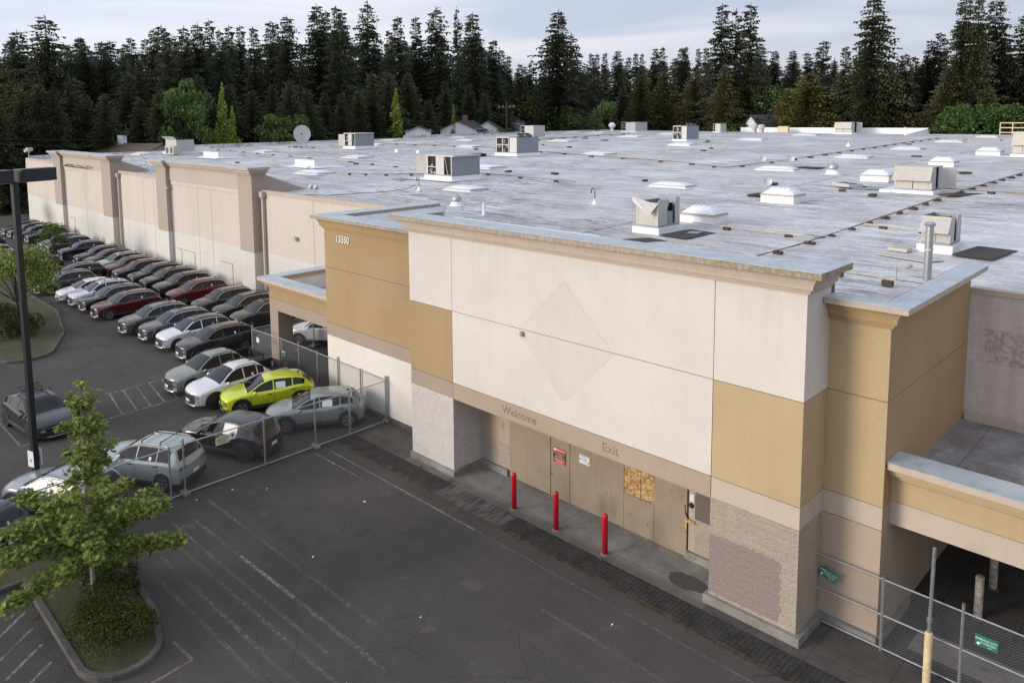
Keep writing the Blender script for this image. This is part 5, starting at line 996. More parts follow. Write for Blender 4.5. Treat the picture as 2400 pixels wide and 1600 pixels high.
small_tree(-31.0, -6.2, 6.4, 2.6, 31, 3800, 'spreading green tree on the far kerb island behind the lamp post', .20); small_tree(-37.5, -6.6, 5.8, 2.3, 34, 3000, 'second green kerb tree left of the spreading one', .20, (.9, .95, .9))
small_tree(-53.6, 1.9, 4.6, 1.5, 32, 1500, 'small dark green tree rising between the parked cars near the wall', .20, (.5, .6, .55)); small_tree(-70, -5.5, 7.2, 2.6, 33, 2600, 'green tree at the far left beside the end of the wall', .24, (.75, .85, .8)); small_tree(-62, -7.5, 5.6, 2.3, 35, 2200, 'yellowish green tree at the left picture edge', .22, (1.1, 1.1, 1)); small_tree(-83, 2.0, 5.5, 2.4, 36, 2200, 'dark shrubby tree at the far corner of the store', .24, (.5, .6, .55))
# weeds along joints
def weeds():
    rnd = random.Random(9); b = MB()
    def tuft(x, y, n, h):
        for k in range(n):
            a = rnd.random()*6.28; q = Vector((x+rnd.gauss(0, .05), y+rnd.gauss(0, .03), 0)); d = Vector((math.cos(a), math.sin(a), 0)); hh = h*rnd.uniform(.5, 1.3); b.add([q-d*.008, q+d*.008, q+d*.05*rnd.random()*4+Vector((0, 0, hh))], [(0, 1, 2)])
    for i in range(150): tuft(rnd.uniform(-2.5, 15), -1.37+rnd.gauss(0, .03), rnd.randint(2, 12), rnd.uniform(.02, .09))
    for i in range(40): tuft(rnd.uniform(0, 14), -.45+rnd.gauss(0, .02), rnd.randint(2, 6), .04)
    for x, y in ((6.9, -1.4), (3.9, -.9), (2.6, -.42), (9.4, -.5), (1.0, -.4), (7.9, -1.4)): tuft(x, y, 26, .14)
    for i in range(60): t = rnd.random(); tuft(-3.2+rnd.gauss(0, .05), -11+t*12, rnd.randint(2, 8), .06)
    for i in range(400): tuft(rnd.uniform(-2.8, 4.0), rnd.uniform(-12.7, -10.8), rnd.randint(4, 10), .10)
    for i in range(120): tuft(rnd.uniform(-2.8, -1.5), rnd.uniform(-20, -12.7), rnd.randint(4, 10), .10)
    for i in range(200): tuft(4.4+rnd.gauss(0, .3), -11.9+rnd.gauss(0, .5), 2, .03) if False else None
    for i in range(500): tuft(rnd.uniform(-34, -25), rnd.uniform(-8.6, -4.8), rnd.randint(4, 8), .10)
    for x, y in ((-24, -4.3), (-18, -4.6), (18.4, 2.2), (-1.4, -13.1), (-.6, -13.2), (.4, -13.1)): tuft(x, y, 30, .1)
    tag(b.build('weeds', M['weed']), 'dry weeds and grass tufts in the pavement joints and beds', 'weeds', kind='stuff')
weeds()

# ------------------------------------------------------------------ lamp posts
def lamp_post(x, y, h, label, heads, signs=True, ang=0):
    e = empty('lamp_post', (x, y, 0), ang, label, 'lamp post')
    MB().box(-.095, -.095, 0, .095, .095, h).build('pole', M['pole'], e, bevel=.02); MB().box(-.26, -.26, 0, .26, .26, .12).build('base_plate', M['pole'], e)
    for (x0, y0, x1, y1) in heads:
        hd = MB().box(x0, y0, h-.02, x1, y1, h+.42).build('lamp_head', M['pole'], e, bevel=.02); MB().box(x0+.06, y0+.06, h-.035, x1-.06, y1-.06, h-.021).build('lens', M['ac_light'], hd)
    if signs:
        for sg in (-1, 1):
            MB().box(-.15 if sg < 0 else -.15, sg*.15-.006, .98, .15, sg*.15+.006, 1.55).build('sign_plate', M['paper'], e)
    return e
lp = lamp_post(-7.25, -11.1, 10.95, 'tall dark square lamp post with a twin box head beside the alley of cars', [(-.25, .13, .25, 1.38), (-.25, -1.5, .25, -.13)], ang=R(20))
for k in lp.children:
    if k.name.startswith('sign_plate'): text('4', .2, 'lettering', M['txt_black'], k, TM(0, (-.16 if k.data.vertices[0].co.y < 0 else .143), 1.2), .001)
lamp_post(-30.2, -9.6, 6.8, 'dark lamp post cut by the left picture edge', [(-.25, .13, .25, 1.5)], signs=False)
MB().box(-.02, -.4, 2.9, .02, .4, 4.4).build('banner', M['paper'], bpy.data.objects['lamp_post.001'])

# ------------------------------------------------------------------ on the roof
def skylight(x, y, w_, d, h, label, dome=.22, ribs=True, skirt=True):
    z = rz(x+w_/2, y+d/2)-.04; e = empty('skylight', (x, y, z), 0, label, 'skylight', 'skylights on the big roof')
    b = MB(); b.box(0, 0, 0, w_, d, h)
    if skirt: b.add([(-.25, -.25, .03), (w_+.25, -.25, .03), (w_+.25, d+.25, .03), (-.25, d+.25, .03), (0, 0, h*.5), (w_, 0, h*.5), (w_, d, h*.5), (0, d, h*.5)], [(0, 1, 5, 4), (1, 2, 6, 5), (2, 3, 7, 6), (3, 0, 4, 7)])
    b.build('upstand', M['white_paint'], e)
    MB().box(-.04, -.04, h-.05, w_+.04, d+.04, h+.02).build('frame', M['cornice'] if h > .3 else M['ac_light'], e); MB().box(.0, .0, h+.021, w_, d, h+.049).build('seal', M['coil'], e)
    b = MB(); nx, ny = 36, 12; vs = []
    for j in range(ny+1):
        for i in range(nx+1):
            u, v = i/nx, j/ny; hh = min(1, 4.5*min(u, 1-u))**.7*min(1, 3.4*min(v, 1-v))**.7; rb = (.05*abs(math.sin(u*math.pi*6)) if ribs else 0); vs.append((u*w_, v*d, h+.05+dome*hh+rb*hh))
    b.add(vs, [(j*(nx+1)+i, j*(nx+1)+i+1, (j+1)*(nx+1)+i+1, (j+1)*(nx+1)+i) for j in range(ny) for i in range(nx)]); b.build('dome', M['skylight'], e, smooth=True); return e
SK = [(2.73,22.9,1.85,1.55,.48,'tall white domed skylight right of the centre of the roof, dark debris behind it'), (2.68,14.6,1.75,1.35,.42,'tall white domed skylight right behind the nearest open air unit'), (3.07,36.9,1.8,1.4,.42,'tall domed skylight left of the big hooded air unit'), (3.25,51.4,1.8,1.5,.42,'tall domed skylight above the big hooded air unit'), (2.84,67.6,2.0,1.8,.45,'tall domed skylight near the right edge of the roof'),
 (-6.62,57.9,2.9,1.8,.16,'low long skylight beside the diagonal pipe, second from the pipe corner'), (-7.0,75,2.9,2.0,.16,'low skylight third along the diagonal pipe'), (-8.4,96.5,3.1,2.4,.16,'low skylight far along the diagonal pipe'), (-6.53,41.2,3.1,1.3,.18,'low skylight with a small dish behind it at the pipe corner'), (-6.7,26.2,2.7,1.4,.18,'low white skylight alone in the middle of the roof'),
 (-17.5,17.2,2.6,1.7,.16,'low skylight nearest the camera side, in front of the coil-sided air unit'), (-29.0,30.4,2.6,2.2,.16,'low skylight behind the coil-sided air unit'), (-31.8,50.3,3.3,2.3,.16,'low skylight right of the middle air unit'), (-57,73.8,4.0,2.6,.16,'low skylight beyond the rusty pipe'), (-56.4,53.6,3.3,2.2,.16,'low skylight left of the middle air unit, upper row'), (-72.5,68,4.0,2.4,.16,'low skylight near the left roof edge, second row'), (-52.2,32,3.1,2.2,.16,'low skylight left of the coil-sided air unit'),
 (-58.5,94.6,4.1,3,.16,'low skylight in the upper middle of the roof'), (-76.9,109.2,4.1,3,.16,'far low skylight near the chimney ball vent'), (-83,76,4.2,2.4,.16,'low skylight at the roof edge below the pale houses'), (-83.7,60.6,3.8,1.5,.16,'low skylight by the roof edge near the lone poplar'), (-72.8,50.3,2.7,1.2,.16,'low skylight right of the satellite dish unit'),
 (-73,31.7,3.1,2,.16,'low skylight left of the satellite dish'), (-36.5,116.5,4.1,2.3,.18,'low skylight below the far air unit with a raised lid'), (-34.8,92.2,4.2,2.2,.22,'low skylight with a bumpy dome right of centre far away'), (-8.6,117.8,2.8,2.6,.18,'far skylight in front of the yellow handrail'), (-39.3,18.3,3.7,1.9,.18,'low skylight close to the near pair of pilasters'), (-85.3,20.2,3.2,2,.16,'low skylight near the left pair of pilasters'), (-83.5,95.5,3.5,2.5,.16,'very far skylight left of the hedge'), (-84,110,4,2.5,.16,'very far skylight in front of the fresh green trees'), (-60,110,3,2.5,.16,'very far skylight right of the far air unit'), (-34.0,72,3.2,2.2,.25,'skylight in front of the far air unit with a torn front')]
for i, (x, y, w_, d, h, l_) in enumerate(SK): skylight(x, y, w_, d, h, l_, .30 if h > .3 else .13, skirt=h < .3)
def hatch_curb(x, y, w_, d, h, label, sk=True):
    z = rz(x+w_/2, y+d/2)-.05; e = empty('roof_curb', (x, y, z), 0, label, 'roof curb'); MB().box(0, 0, 0, w_, d, h).build('upstand', M['white_paint'], e); MB().box(.02, .02, h, w_-.02, d-.02, h+.02).build('lid', M['roof'], e)
    MB().add([(-1.0, -.9, .05), (w_+1.0, -.9, .05), (w_+1.0, d+.6, .05), (-1.0, d+.6, .05), (0, 0, h*.3), (w_, 0, h*.3), (w_, d, h*.3), (0, d, h*.3)], [(0, 1, 5, 4), (1, 2, 6, 5), (2, 3, 7, 6), (3, 0, 4, 7)]).build('skirt', M['white_paint'], e)
hatch_curb(-46.3, 22.4, 3.6, 2.6, .75, 'white roof curb with a grey lid, left of the coil-sided unit'); hatch_curb(-69.4, 23.2, 4.0, 2.6, .75, 'white roof curb with a grey lid right of the double fan unit'); hatch_curb(-84.5, 26.5, 4.0, 2.6, .8, 'white roof curb behind the far pair of pilasters')
e = empty('roof_curb', (-55.1, 41.9, rz(-55, 42)-.03), 0, 'long low white curb running away in the middle left of the roof', 'roof curb'); MB().box(0, 0, 0, .5, 7.5, .4).build('upstand', M['white_paint'], e); e = empty('roof_curb', (-51.2, 42.2, rz(-51, 42)-.03), 0, 'shorter low white curb beside the long one', 'roof curb'); MB().box(0, 0, 0, .5, 6.0, .35).build('upstand', M['white_paint'], e)

def ac_unit(x, y, w_, d, h, ch, label, style, name='air_handling_unit', skirt=True):
    z = rz(x+w_/2, y+d/2)-.05; e = empty(name, (x, y, z), 0, label, 'air unit'); b = MB().box(-.12, -.12, 0, w_+.12, d+.12, ch)
    b.build('curb', M['white_paint'], e)
    if skirt: MB().add([(-1.0-w_*.25, -.6, .07), (w_+.5, -.6, .07), (w_+.5, d+.6, .07), (-1.0-w_*.25, d+.6, .07), (-.12, -.12, ch*.4), (w_+.12, -.12, ch*.4), (w_+.12, d+.12, ch*.4), (-.12, d+.12, ch*.4)], [(0, 1, 5, 4), (1, 2, 6, 5), (2, 3, 7, 6), (3, 0, 4, 7)]).build('skirt', M['white_paint'], e)
    MB().box(0, 0, ch+.004, w_, d, ch+.10).build('base_rail', M['coil'], e); z0 = ch+.10; z1 = ch+h; rnd = random.Random(int(x*10)); T = .03
    def P(nm, mat, *a, par=e): return MB().box(*a).build(nm, M[mat], par)
    if style == 'hood' and x > 5 and y < 40: MB().box(-.75, -.18, 0, -.121, d+.1, ch*.9).build('curb', M['white_paint'], e)
    if style in ('hood', 'hood_open'):
        P('panel', 'ac', 0, 0, z0, w_*.49, T, z1-.12) ; P('panel', 'ac', w_*.51, 0, z0, w_, T, z1-.12); P('header_panel', 'ac', 0, -.01, z1-.119, w_, T, z1)
        P('panel_line', 'coil', w_*.06, -.006, z0+.06, w_*.07, -.001, z0+h*.32); P('panel_line', 'coil', w_*.9, -.006, z0+.06, w_*.91, -.001, z0+h*.32)
        hd = -.42; MB().add([(.0, -.01, z1-.13), (w_, -.01, z1-.13), (w_+.02, hd, z0+h*.36), (-.02, hd, z0+h*.36), (.0, -.01, z0+h*.36), (w_, -.01, z0+h*.36)], [(0, 3, 2, 1), (0, 4, 3), (1, 2, 5), (3, 4, 5, 2)]).build('intake_hood', M['ac_light'] if style == 'hood_open' else M['ac'], e)
        P('side_panel', 'ac_light', w_-T, T, z0, w_, d*.36, z1); P('dark_interior', 'void', w_-.25, d*.36, z0, w_-.18, d*.62, z1-.05); P('side_panel', 'ac_light', w_-T, d*.60, z0, w_, d, z1)
        P('side_panel', 'coil', 0, T, z0, T, d, z1); P('back_panel', 'coil', T, d-T, z0, w_-T, d, z1)
        if style == 'hood': P('lid', 'ac_light', -.03, -.03, z1+.002, w_+.03, d+.03, z1+.04); MB().box(0, 0, 0, T, .95, h-.15, M=Matrix.Translation((w_, d*.62, z0)) @ Matrix.Rotation(R(-55), 4, 'Z')).build('open_door', M['ac_light'], e)
        else:
            P('machinery', 'void', T, T, z0, w_-.26, d-T, z1-.32); 
            for k in range(7): a = rnd.uniform(.1, w_-.45); c_ = rnd.uniform(.1, d-.4); q = rnd.uniform(.1, .3); P('machinery', rnd.choice(('machinery', 'coil', 'void')), a, c_, z1-.319, a+q, c_+q, z1-.32+q*.7)
    elif style == 'torn':
        P('panel', 'ac', 0, 0, z0, w_, T, z1-.15); P('panel_line', 'coil', w_*.1, -.006, z0+.08, w_*.11, -.001, z1-.35); P('panel_line', 'coil', w_*.1, -.006, z1-.36, w_*.8, -.001, z1-.35); P('panel_line', 'coil', w_*.8, -.006, z0+.08, w_*.81, -.001, z1-.35)
        P('corner_post', 'ac', 0, -.02, z1-.149, w_, T, z1-.10); P('side_panel', 'ac_light', w_-T, T, z0, w_, d*.42, z1); P('side_panel', 'ac_light', w_-T, d*.80, z0, w_, d, z1+.05); P('side_panel', 'coil', 0, T, z0, T, d, z1-.1); P('back_panel', 'coil', T, d-T, z0, w_-T, d, z1+.05)
        P('machinery', 'void', T, T, z0, w_-.35, d-T, z1-.25); P('motor_box', 'coil', w_-.34, d*.45, z0, w_-.05, d*.72, z0+h*.45); MB().lathe([(.05, 0), (.20, .01), (.20, .1), (.05, .12)], 18, (w_-.28, d*.55, z1-.22), M=Matrix.Rotation(R(90), 4, 'Y')).build('blower_wheel', M['galv'], e)
        MB().add([(-.12, -.10, z1+.10), (w_*.99, -.04, z1-.18), (w_*.78, -.35, z0+h*.38), (-.12, -.14, z1-.08)], [(0, 1, 2), (0, 2, 3)]).build('bent_hood', M['ac_light'], e)
    elif style == 'frame':
        P('panel', 'ac_light', 0, 0, z0, w_*.06, T, z1); P('machinery', 'void', w_*.06, .12, z0, w_*.38, .2, z1); P('panel', 'ac_light', w_*.38, 0, z0, w_*.70, T, z1); P('machinery', 'void', w_*.70, .12, z0, w_*.97, .2, z1); P('corner_post', 'ac_light', w_*.97, 0, z0, w_, T, z1)
        MB().box(-.02, 0, 0, .02, .03, h*.95, M=Matrix.Translation((w_*.73, 0, z1)) @ Matrix.Rotation(R(180-14), 4, 'Y')).build('brace', M['ac_light'], e)
        for k in range(10): a = rnd.uniform(w_*.08, w_*.34); c_ = rnd.uniform(z0, z1-.3); q = rnd.uniform(.08, .22); P('machinery', rnd.choice(('machinery', 'galv', 'coil')), a, .04, c_, a+q, .119, c_+q)
        P('cross_rail', 'ac_light', w_*.06, .0, z0+h*.35, w_*.38, T, z0+h*.40); P('coil_face', 'coil', w_-T, T, z0, w_, d, z1); P('back_panel', 'coil', 0, d-T, z0, w_-T, d, z1); P('side_panel', 'ac', 0, T, z0, T, d-T, z1)
        P('lid', 'ac_light', -.05, -.05, z1+.002, w_+.25, d*.96, z1+.12); MB().box(-.9, 0, 0, 0, T, h*.9, M=Matrix.Translation((0, 0, z0)) @ Matrix.Rotation(R(25), 4, 'Z')).build('open_door', M['ac'], e)
    elif style == 'fans':
        for i in range(4):
            for k in range(3): P('machinery', 'machinery' if (i+k) % 2 else 'void', w_*.04+w_*.2*i, .08, z0+h*.28*k, w_*.04+w_*.2*(i+.9), .3, z0+h*.28*(k+.9))
        for i in range(3): P('corner_post', 'ac_light', w_*(.0+.30*i), 0, z0, w_*(.03+.30*i), T, z1)
        P('cross_rail', 'ac_light', w_*.03, 0.002, z0+h*.45, w_*.60, T, z0+h*.5); P('header_panel', 'ac_light', w_*.03, 0.001, z1-.08, w_*.6, T, z1); P('panel', 'ac_light', w_*.66, 0, z0, w_, T, z1); P('side_panel', 'coil', w_-T, T, z0, w_, d, z1); P('back_panel', 'coil', 0, d-T, z0, w_-T, d, z1); P('side_panel', 'ac', 0, T, z0, T, d-T, z1); P('lid', 'ac_light', .0, .0, z1+.002, w_*.6, d, z1+.05)
        for k in (.35, .7): MB().lathe([(.42, -.02), (.46, .02), (.46, .14), (.40, .14), (.38, .04), (.06, .03)], 20, (w_*.82, d*k, z1+.15), M=Matrix.Rotation(R(25), 4, 'Y')).build('fan', M['machinery'], e)
    elif style == 'plain':
        P('cabinet', 'ac_light', w_*.3, 0, z0, w_, d, z1); P('machinery', 'void', 0, .1, z0, w_*.3, d-.1, z1-.1); P('lid', 'ac', -.03, -.03, z1+.002, w_+.03, d+.03, z1+.06); P('corner_post', 'ac_light', 0, 0, z0, .06, .06, z1)
        for k in range(2): P('cross_rail', 'ac_light', .07, .0, z0+h*.3*(k+1), w_*.3, .05, z0+h*.3*(k+1)+.05)
    return e
ac_unit(2.6, 11.0, 1.15, 1.75, 1.22, .30, 'nearest air unit with its lid off and a bent front panel', 'torn', skirt=False)
ac_unit(13.44, 13.7, .95, 1.35, 1.05, .32, 'air unit behind the grey vent pole with an open top and a front hood', 'hood_open', skirt=False)
ac_unit(7.0, 31.2, 2.0, 2.0, 1.35, .22, 'large hooded beige air unit with an open side door', 'hood', skirt=False)
ac_unit(-24.2, 21.2, 3.0, 3.0, 1.5, .42, 'big air unit with a blue grey coil side and an open panel', 'frame')
ac_unit(-38.6, 43.6, 3.2, 3.6, 1.75, .4, 'air unit with exposed machinery grid and two tilted fans', 'fans')
ac_unit(-70.0, 81.5, 3.0, 3.0, 1.9, .3, 'boxy air unit beyond, in front of the hedge and houses', 'plain')
ac_unit(-67.5, 42.6, 2.6, 3.2, 1.7, .45, 'air unit with a frame front right of the satellite dish', 'frame')
ac_unit(-76.5, 121, 3.6, 4.5, 1.8, .3, 'far air unit left of the ball vent gap, with a sloping side', 'plain')
ac_unit(-40.2, 83.2, 2.3, 3.5, 2.0, .35, 'far air unit with its front torn off and sheets lying beside it', 'fans')
ac_unit(-33.4, 127.5, 3.0, 4.0, 1.9, .3, 'far air unit with its lid lifted in front of the white parapet', 'hood')
ac_unit(-57.5, 126.5, 1.6, 2.5, 1.6, .2, 'small far air unit against the left end of the white parapet', 'plain')
ac_unit(6.1, 66.0, 1.6, 1.8, 2.0, .35, 'air unit cut by the right edge of the picture', 'hood')
# condenser with fans left
z = rz(-82, 24); e = empty('condenser_unit', (-83.0, 24.0, z), 0, 'grey double fan condenser behind the two near pilaster frames', 'air unit')
MB().box(0, 0, .3, 3.6, 2.4, 1.9).build('cabinet', M['ac_light'], e); MB().box(-.3, -.3, 0, 4.0, 2.8, .3).build('curb', M['white_paint'], e); MB().add([(-.2, -.5, 2.35), (3.8, -.5, 2.35), (3.7, 2.4, 1.95), (0, 2.4, 1.95), (0, -.0, 1.92), (3.6, 0, 1.92)], [(0, 1, 2, 3), (0, 4, 5, 1)]).build('raised_lid', M['ac_light'], e)
q = MB().box(3.2, -1.4, .05, 6.0, -.4, 1.15).build('fan_box', M['ac'], e)
for k in (3.9, 5.3): MB().lathe([(.42, 0), (.42, .03), (.36, .04), (.05, .02)], 20, (k, -1.4, .6), M=Matrix.Rotation(R(90), 4, 'X')).build('fan', M['machinery'], q)
# satellite dish
z = rz(-77, 41.4); e = empty('satellite_dish', (-76.7, 41.4, z), 0, 'round grey satellite dish standing on the left part of the roof', 'satellite dish')
D_ = Matrix.Translation((0, 0, 2.0)) @ (CAM-Vector((-76.7, 41.4, z))).to_track_quat('Z', 'Y').to_matrix().to_4x4() @ Matrix.Rotation(R(20), 4, 'Y'); pr = [(1.30*k/8, .22*(k/8)**2) for k in range(9)]
b = MB(); n = 30; vs = [(0, 0, 0)]+[(r_*math.cos(6.2832*j/n), r_*math.sin(6.2832*j/n), zz) for r_, zz in pr[1:] for j in range(n)]; fs = [(0, 1+j, 1+(j+1) % n) for j in range(n)]+[(1+i*n+j, 1+i*n+(j+1) % n, 1+(i+1)*n+(j+1) % n, 1+(i+1)*n+j) for i in range(7) for j in range(n)]
vs += [(p[0]*1.0, p[1], p[2]-.05) for p in vs]; k = len(vs)//2; fs += [tuple(i+k for i in f)[::-1] for f in fs]; b.add([D_ @ Vector(p) for p in vs], fs); b.build('reflector', M['dish'], e, smooth=True)
MB().tube([(-.9, 0, 0), (0, 0, 1.7)], .05).tube([(.9, 0, 0), (0, 0, 1.7)], .05).tube([(0, .9, 0), (0, 0, 1.7)], .05).tube([(-1, 0, .05), (1, 0, .05)], .05).build('stand', M['galv'], e); MB().tube([D_ @ Vector((-.9, -.3, .15)), D_ @ Vector((0, -.1, 1.0))], .025).build('feed_arm', M['galv'], e)
for k in range(12): o = MB().box(-.2, -.1, 0, .2, .1, .12).build('ballast_block', M['block'], e); o.location = (random.uniform(-3.2, 3.2), random.uniform(-.9, .9), .02)
# pipes on blocks
def pipe_run(pts, label, mat='pipe', r_=.035, step=3.0, bs=1.0, group='gas pipes on wood blocks'):
    e = empty('roof_pipe', (0, 0, 0), 0, label, 'roof pipe'); P = [(x, y, rz(x, y)+.15) for x, y in pts]; b = MB(); full = []
    for a, c_ in zip(P, P[1:]):
        n = max(1, int(math.hypot(a[0]-c_[0], a[1]-c_[1])/4))
        for i in range(n): t = i/n; x, y = a[0]+(c_[0]-a[0])*t, a[1]+(c_[1]-a[1])*t; full.append((x, y, rz(x, y)+.15))
    full.append(P[-1]); b.tube(full, r_, 6); b.build('pipe', M[mat], e); rnd = random.Random(len(label)); d = 0
    for a, c_ in zip(full, full[1:]):
        L_ = math.hypot(a[0]-c_[0], a[1]-c_[1]); d += L_
        if d >= step or L_ > step:
            n = max(1, int(L_/step))
            for i in range(n):
                t = (i+.5)/n; x, y = a[0]+(c_[0]-a[0])*t, a[1]+(c_[1]-a[1])*t; w_ = .16*bs*rnd.uniform(.8, 1.3); k = MB().box(-w_, -w_*.6, -.13, w_, w_*.6, .0).build('support_block', M['block'], e); k.location = (x, y, rz(x, y)+.12); k.rotation_euler = (0, 0, rnd.uniform(-.4, .4))
            d = 0
    return e
pipe_run([(9.45, 8.7), (9.75, 11.5), (9.95, 17.6), (10.05, 29.4), (10.5, 46.9), (10.9, 60)], 'rusty pipe on wood blocks running up the right side of the roof', step=1.9)
pipe_run([(-8.9, 40.8), (-8.4, 51), (-9.2, 71), (-10.4, 92), (-11.3, 110)], 'rusty pipe from the pipe corner away to the back of the roof', step=3.4, bs=1.3)
pipe_run([(-40.8, 51.6), (-26.1, 47.4), (-15.2, 44.3), (-8.9, 40.8)], 'rusty pipe from the middle air unit to the pipe corner', 'pipe', .045, step=3.4, bs=1.2)
pipe_run([(-24.4, 26.5), (-12.3, 25.2)], 'short rusty pipe behind the coil-sided air unit', step=2.5); pipe_run([(3.75, 13.9), (7.4, 13.6), (9.6, 13.4)], 'thin pipe from the nearest air unit to the right side pipe', 'pipe_tan', .025, step=1.9, bs=.9)
pipe_run([(9.99, 17.8), (13.3, 17.4)], 'short branch pipe towards the open topped air unit', 'pipe_tan', .028, step=1.6, bs=.9); pipe_run([(9.0, 33.5), (14.0, 33.0), (20, 32.4)], 'branch pipe right of the large hooded unit', 'pipe', .03, step=2.6, bs=1)
pipe_run([(-84.9, 31.5), (-67, 30.2), (-47.8, 28.9), (-33.9, 27.1)], 'tan pipe crossing the left part of the roof', 'pipe_tan', .04, step=3.6, bs=1.5); pipe_run([(-77, 54), (-50.9, 54.4), (-41.5, 52)], 'pipe left of the middle air unit', 'pipe', .04, step=4, bs=1.4)
pipe_run([(-60.2, 73.6), (-63.8, 93.7), (-65, 107.5)], 'far pipe on blocks in the upper left of the roof', 'pipe', .045, step=4, bs=1.6); pipe_run([(-34.7, 20.2), (-31, 21), (-27.3, 23.5)], 'thin black cable on blocks left of the coil-sided unit', 'black', .02, step=1.8, bs=.8)
pipe_run([(-9.5, 107), (4, 104), (16, 101)], 'tan pipe near the back right of the roof', 'pipe_tan', .04, step=4.5, bs=1.4)
e = empty('roof_pipe', (0, 0, 0), 0, 'yellow tan gas pipe with a regulator just behind the right coping', 'roof pipe'); MB().tube([(12.6, 7.75, 7.93), (14.6, 7.2, 7.93)], .028).tube([(14.6, 7.2, 7.93), (14.6, 7.2, 8.35), (14.85, 7.2, 8.4)], .028).build('pipe', M['pipe_tan'], e); MB().lathe([(.03, -.1), (.12, -.05), (.13, .03), (.03, .08)], 12, (14.92, 7.2, 8.42)).build('regulator', M['ac'], e)
for x in (12.7, 14.35): k = MB().box(-.15, -.1, 0, .15, .1, .16).build('support_block', M['block'], e); k.location = (x, 7.75-(x-12.6)*.27, 7.70)
e = empty('roof_pipe', (0, 0, 0), 0, 'long black cable lying along the front of the roof from the cameras', 'cable'); b = MB(); b.tube([(-22.5, 8.9, 7.95), (-22, 10.5, 7.8), (-21, 12.5, 7.86), (-20, 14.4, 7.92), (-19.2, 15.4, 8.1), (-19.0, 15.8, 8.35)], .02, 5).build('cable', M['black'], e)
# vents and little things
def lathe_thing(name, label, cat, x, y, parts_, z=None):
    e = empty(name, (x, y, rz(x, y)-.02 if z is None else z), 0, label, cat)
    for nm, mat, prof in parts_: MB().lathe(prof, 18).build(nm, M[mat], e, smooth=False)
dome = lambda s: [('hood', 'galv', [(.13*s, .22*s), (.2*s, .28*s), (.26*s, .34*s), (.25*s, .42*s), (.19*s, .52*s), (.08*s, .58*s), (.01, .6*s)]), ('flashing', 'white_paint', [(.42*s, 0), (.33*s, .06*s), (.3*s, .2*s), (.16*s, .24*s)])]
lathe_thing('roof_vent', 'silver mushroom vent on a white base, nearest to the front coping', 'vent', -10.98, 12.4, dome(1.1)); lathe_thing('roof_vent', 'silver mushroom vent left of the tall skylights', 'vent', -.24, 40.8, dome(1.5))
lathe_thing('vent_pipe', 'short white vent pipe behind the front coping', 'vent', -6.92, 10.7, [('pipe', 'white_paint', [(.12, 0), (.09, .2), (.075, .22), (.075, .62), (.06, .63)])]); lathe_thing('roof_vent', 'white ball topped vent far away at the roof edge', 'vent', -82, 125, [('ball', 'white_paint', [(.35, 0), (.3, .8), (.55, .85), (.8, 1.2), (.75, 1.6), (.4, 1.95), (.01, 2.0)])])
for x, l_ in ((-49.5, 'left'), (-48.0, 'right')): lathe_thing('roof_vent', 'small grey drum vent at the white parapet, %s one of two' % l_, 'vent', x, 128.4, [('drum', 'ac_light', [(.5, 0), (.5, .9), (.7, .95), (.7, 1.5), (.4, 1.7)])])
lathe_thing('vent_pipe', 'small white vent before the yellow handrail', 'vent', -20.9, 126, [('pipe', 'white_paint', [(.25, 0), (.15, .3), (.15, 1.1), (.3, 1.15), (.3, 1.3)])]); lathe_thing('vent_pipe', 'small white cone vent beside the far pipe', 'vent', -13.5, 80, [('pipe', 'white_paint', [(.35, 0), (.1, .3), (.1, .5)])])
lathe_thing('vent_pole', 'tall galvanised vent pole with a flared cap rising behind the right coping', 'vent', 14.98, 8.95, [('pipe', 'galv', [(.12, 0), (.115, 1.78), (.16, 1.80), (.17, 1.86), (.11, 1.92), (.01, 1.93)]), ('band', 'ac_light', [(.13, 1.0), (.13, 1.08)])], 7.65)
for x, y, l_ in ((-4.38, 17.1, 'hooked black pipe with a white cone base in the middle of the roof'), (-18.83, 16.0, 'hooked pipe in front of the coil-sided air unit')): e = empty('goose_neck_vent', (x, y, rz(x, y)), 0, l_, 'vent'); MB().tube([(0, 0, 0), (0, 0, .75), (-.05, 0, .88), (-.16, 0, .92), (-.24, 0, .85), (-.25, 0, .62)], .028, 7).build('pipe', M['black'], e); MB().lathe([(.2, 0), (.1, .15), (.04, .32)], 12).build('flashing', M['white_paint'], e)
e = empty('floodlight', (-19.9, 8.3, 8.02), 0, 'pair of white floodlights on the parapet of the side wall', 'floodlight'); MB().tube([(0, 0, 0), (0, 0, .5)], .04).tube([(-.3, 0, .5), (.3, 0, .5)], .035).build('bracket', M['ac_light'], e)
for sx in (-.3, .3): MB().lathe([(.06, -.16), (.13, .0), (.15, .14), (.02, .15)], 12, (sx, -.05, .62), M=Matrix.Rotation(R(60), 4, 'X') @ Matrix.Rotation(sx*3, 4, 'Z')).build('lamp_head', M['ac_light'], e)
e = empty('floodlight', (-87.0, 8.3, 8.4), 0, 'floodlights at the far corner of the side wall', 'floodlight'); MB().tube([(0, 0, 0), (0, 0, .8)], .06).build('bracket', M['ac_light'], e); MB().box(-.9, -.3, .7, -.1, .3, 1.1).box(.1, -.3, .9, .9, .3, 1.3).build('lamp_head', M['ac_light'], e)
e = empty('antenna_mast', (-50.0, 9.3, rz(-50, 9.3)), 0, 'small antenna bracket with cables between the two pilaster frames', 'antenna'); MB().tube([(-1.2, 0, 0), (-.4, 0, .9), (.6, .1, .3), (1.8, 0, .0)], .04).tube([(-.4, 0, .9), (-.9, 0, 1.3), (-.1, .1, 1.5)], .05).tube([(0, .2, 0), (-.4, 0, .9)], .04).build('bracket', M['galv'], e)
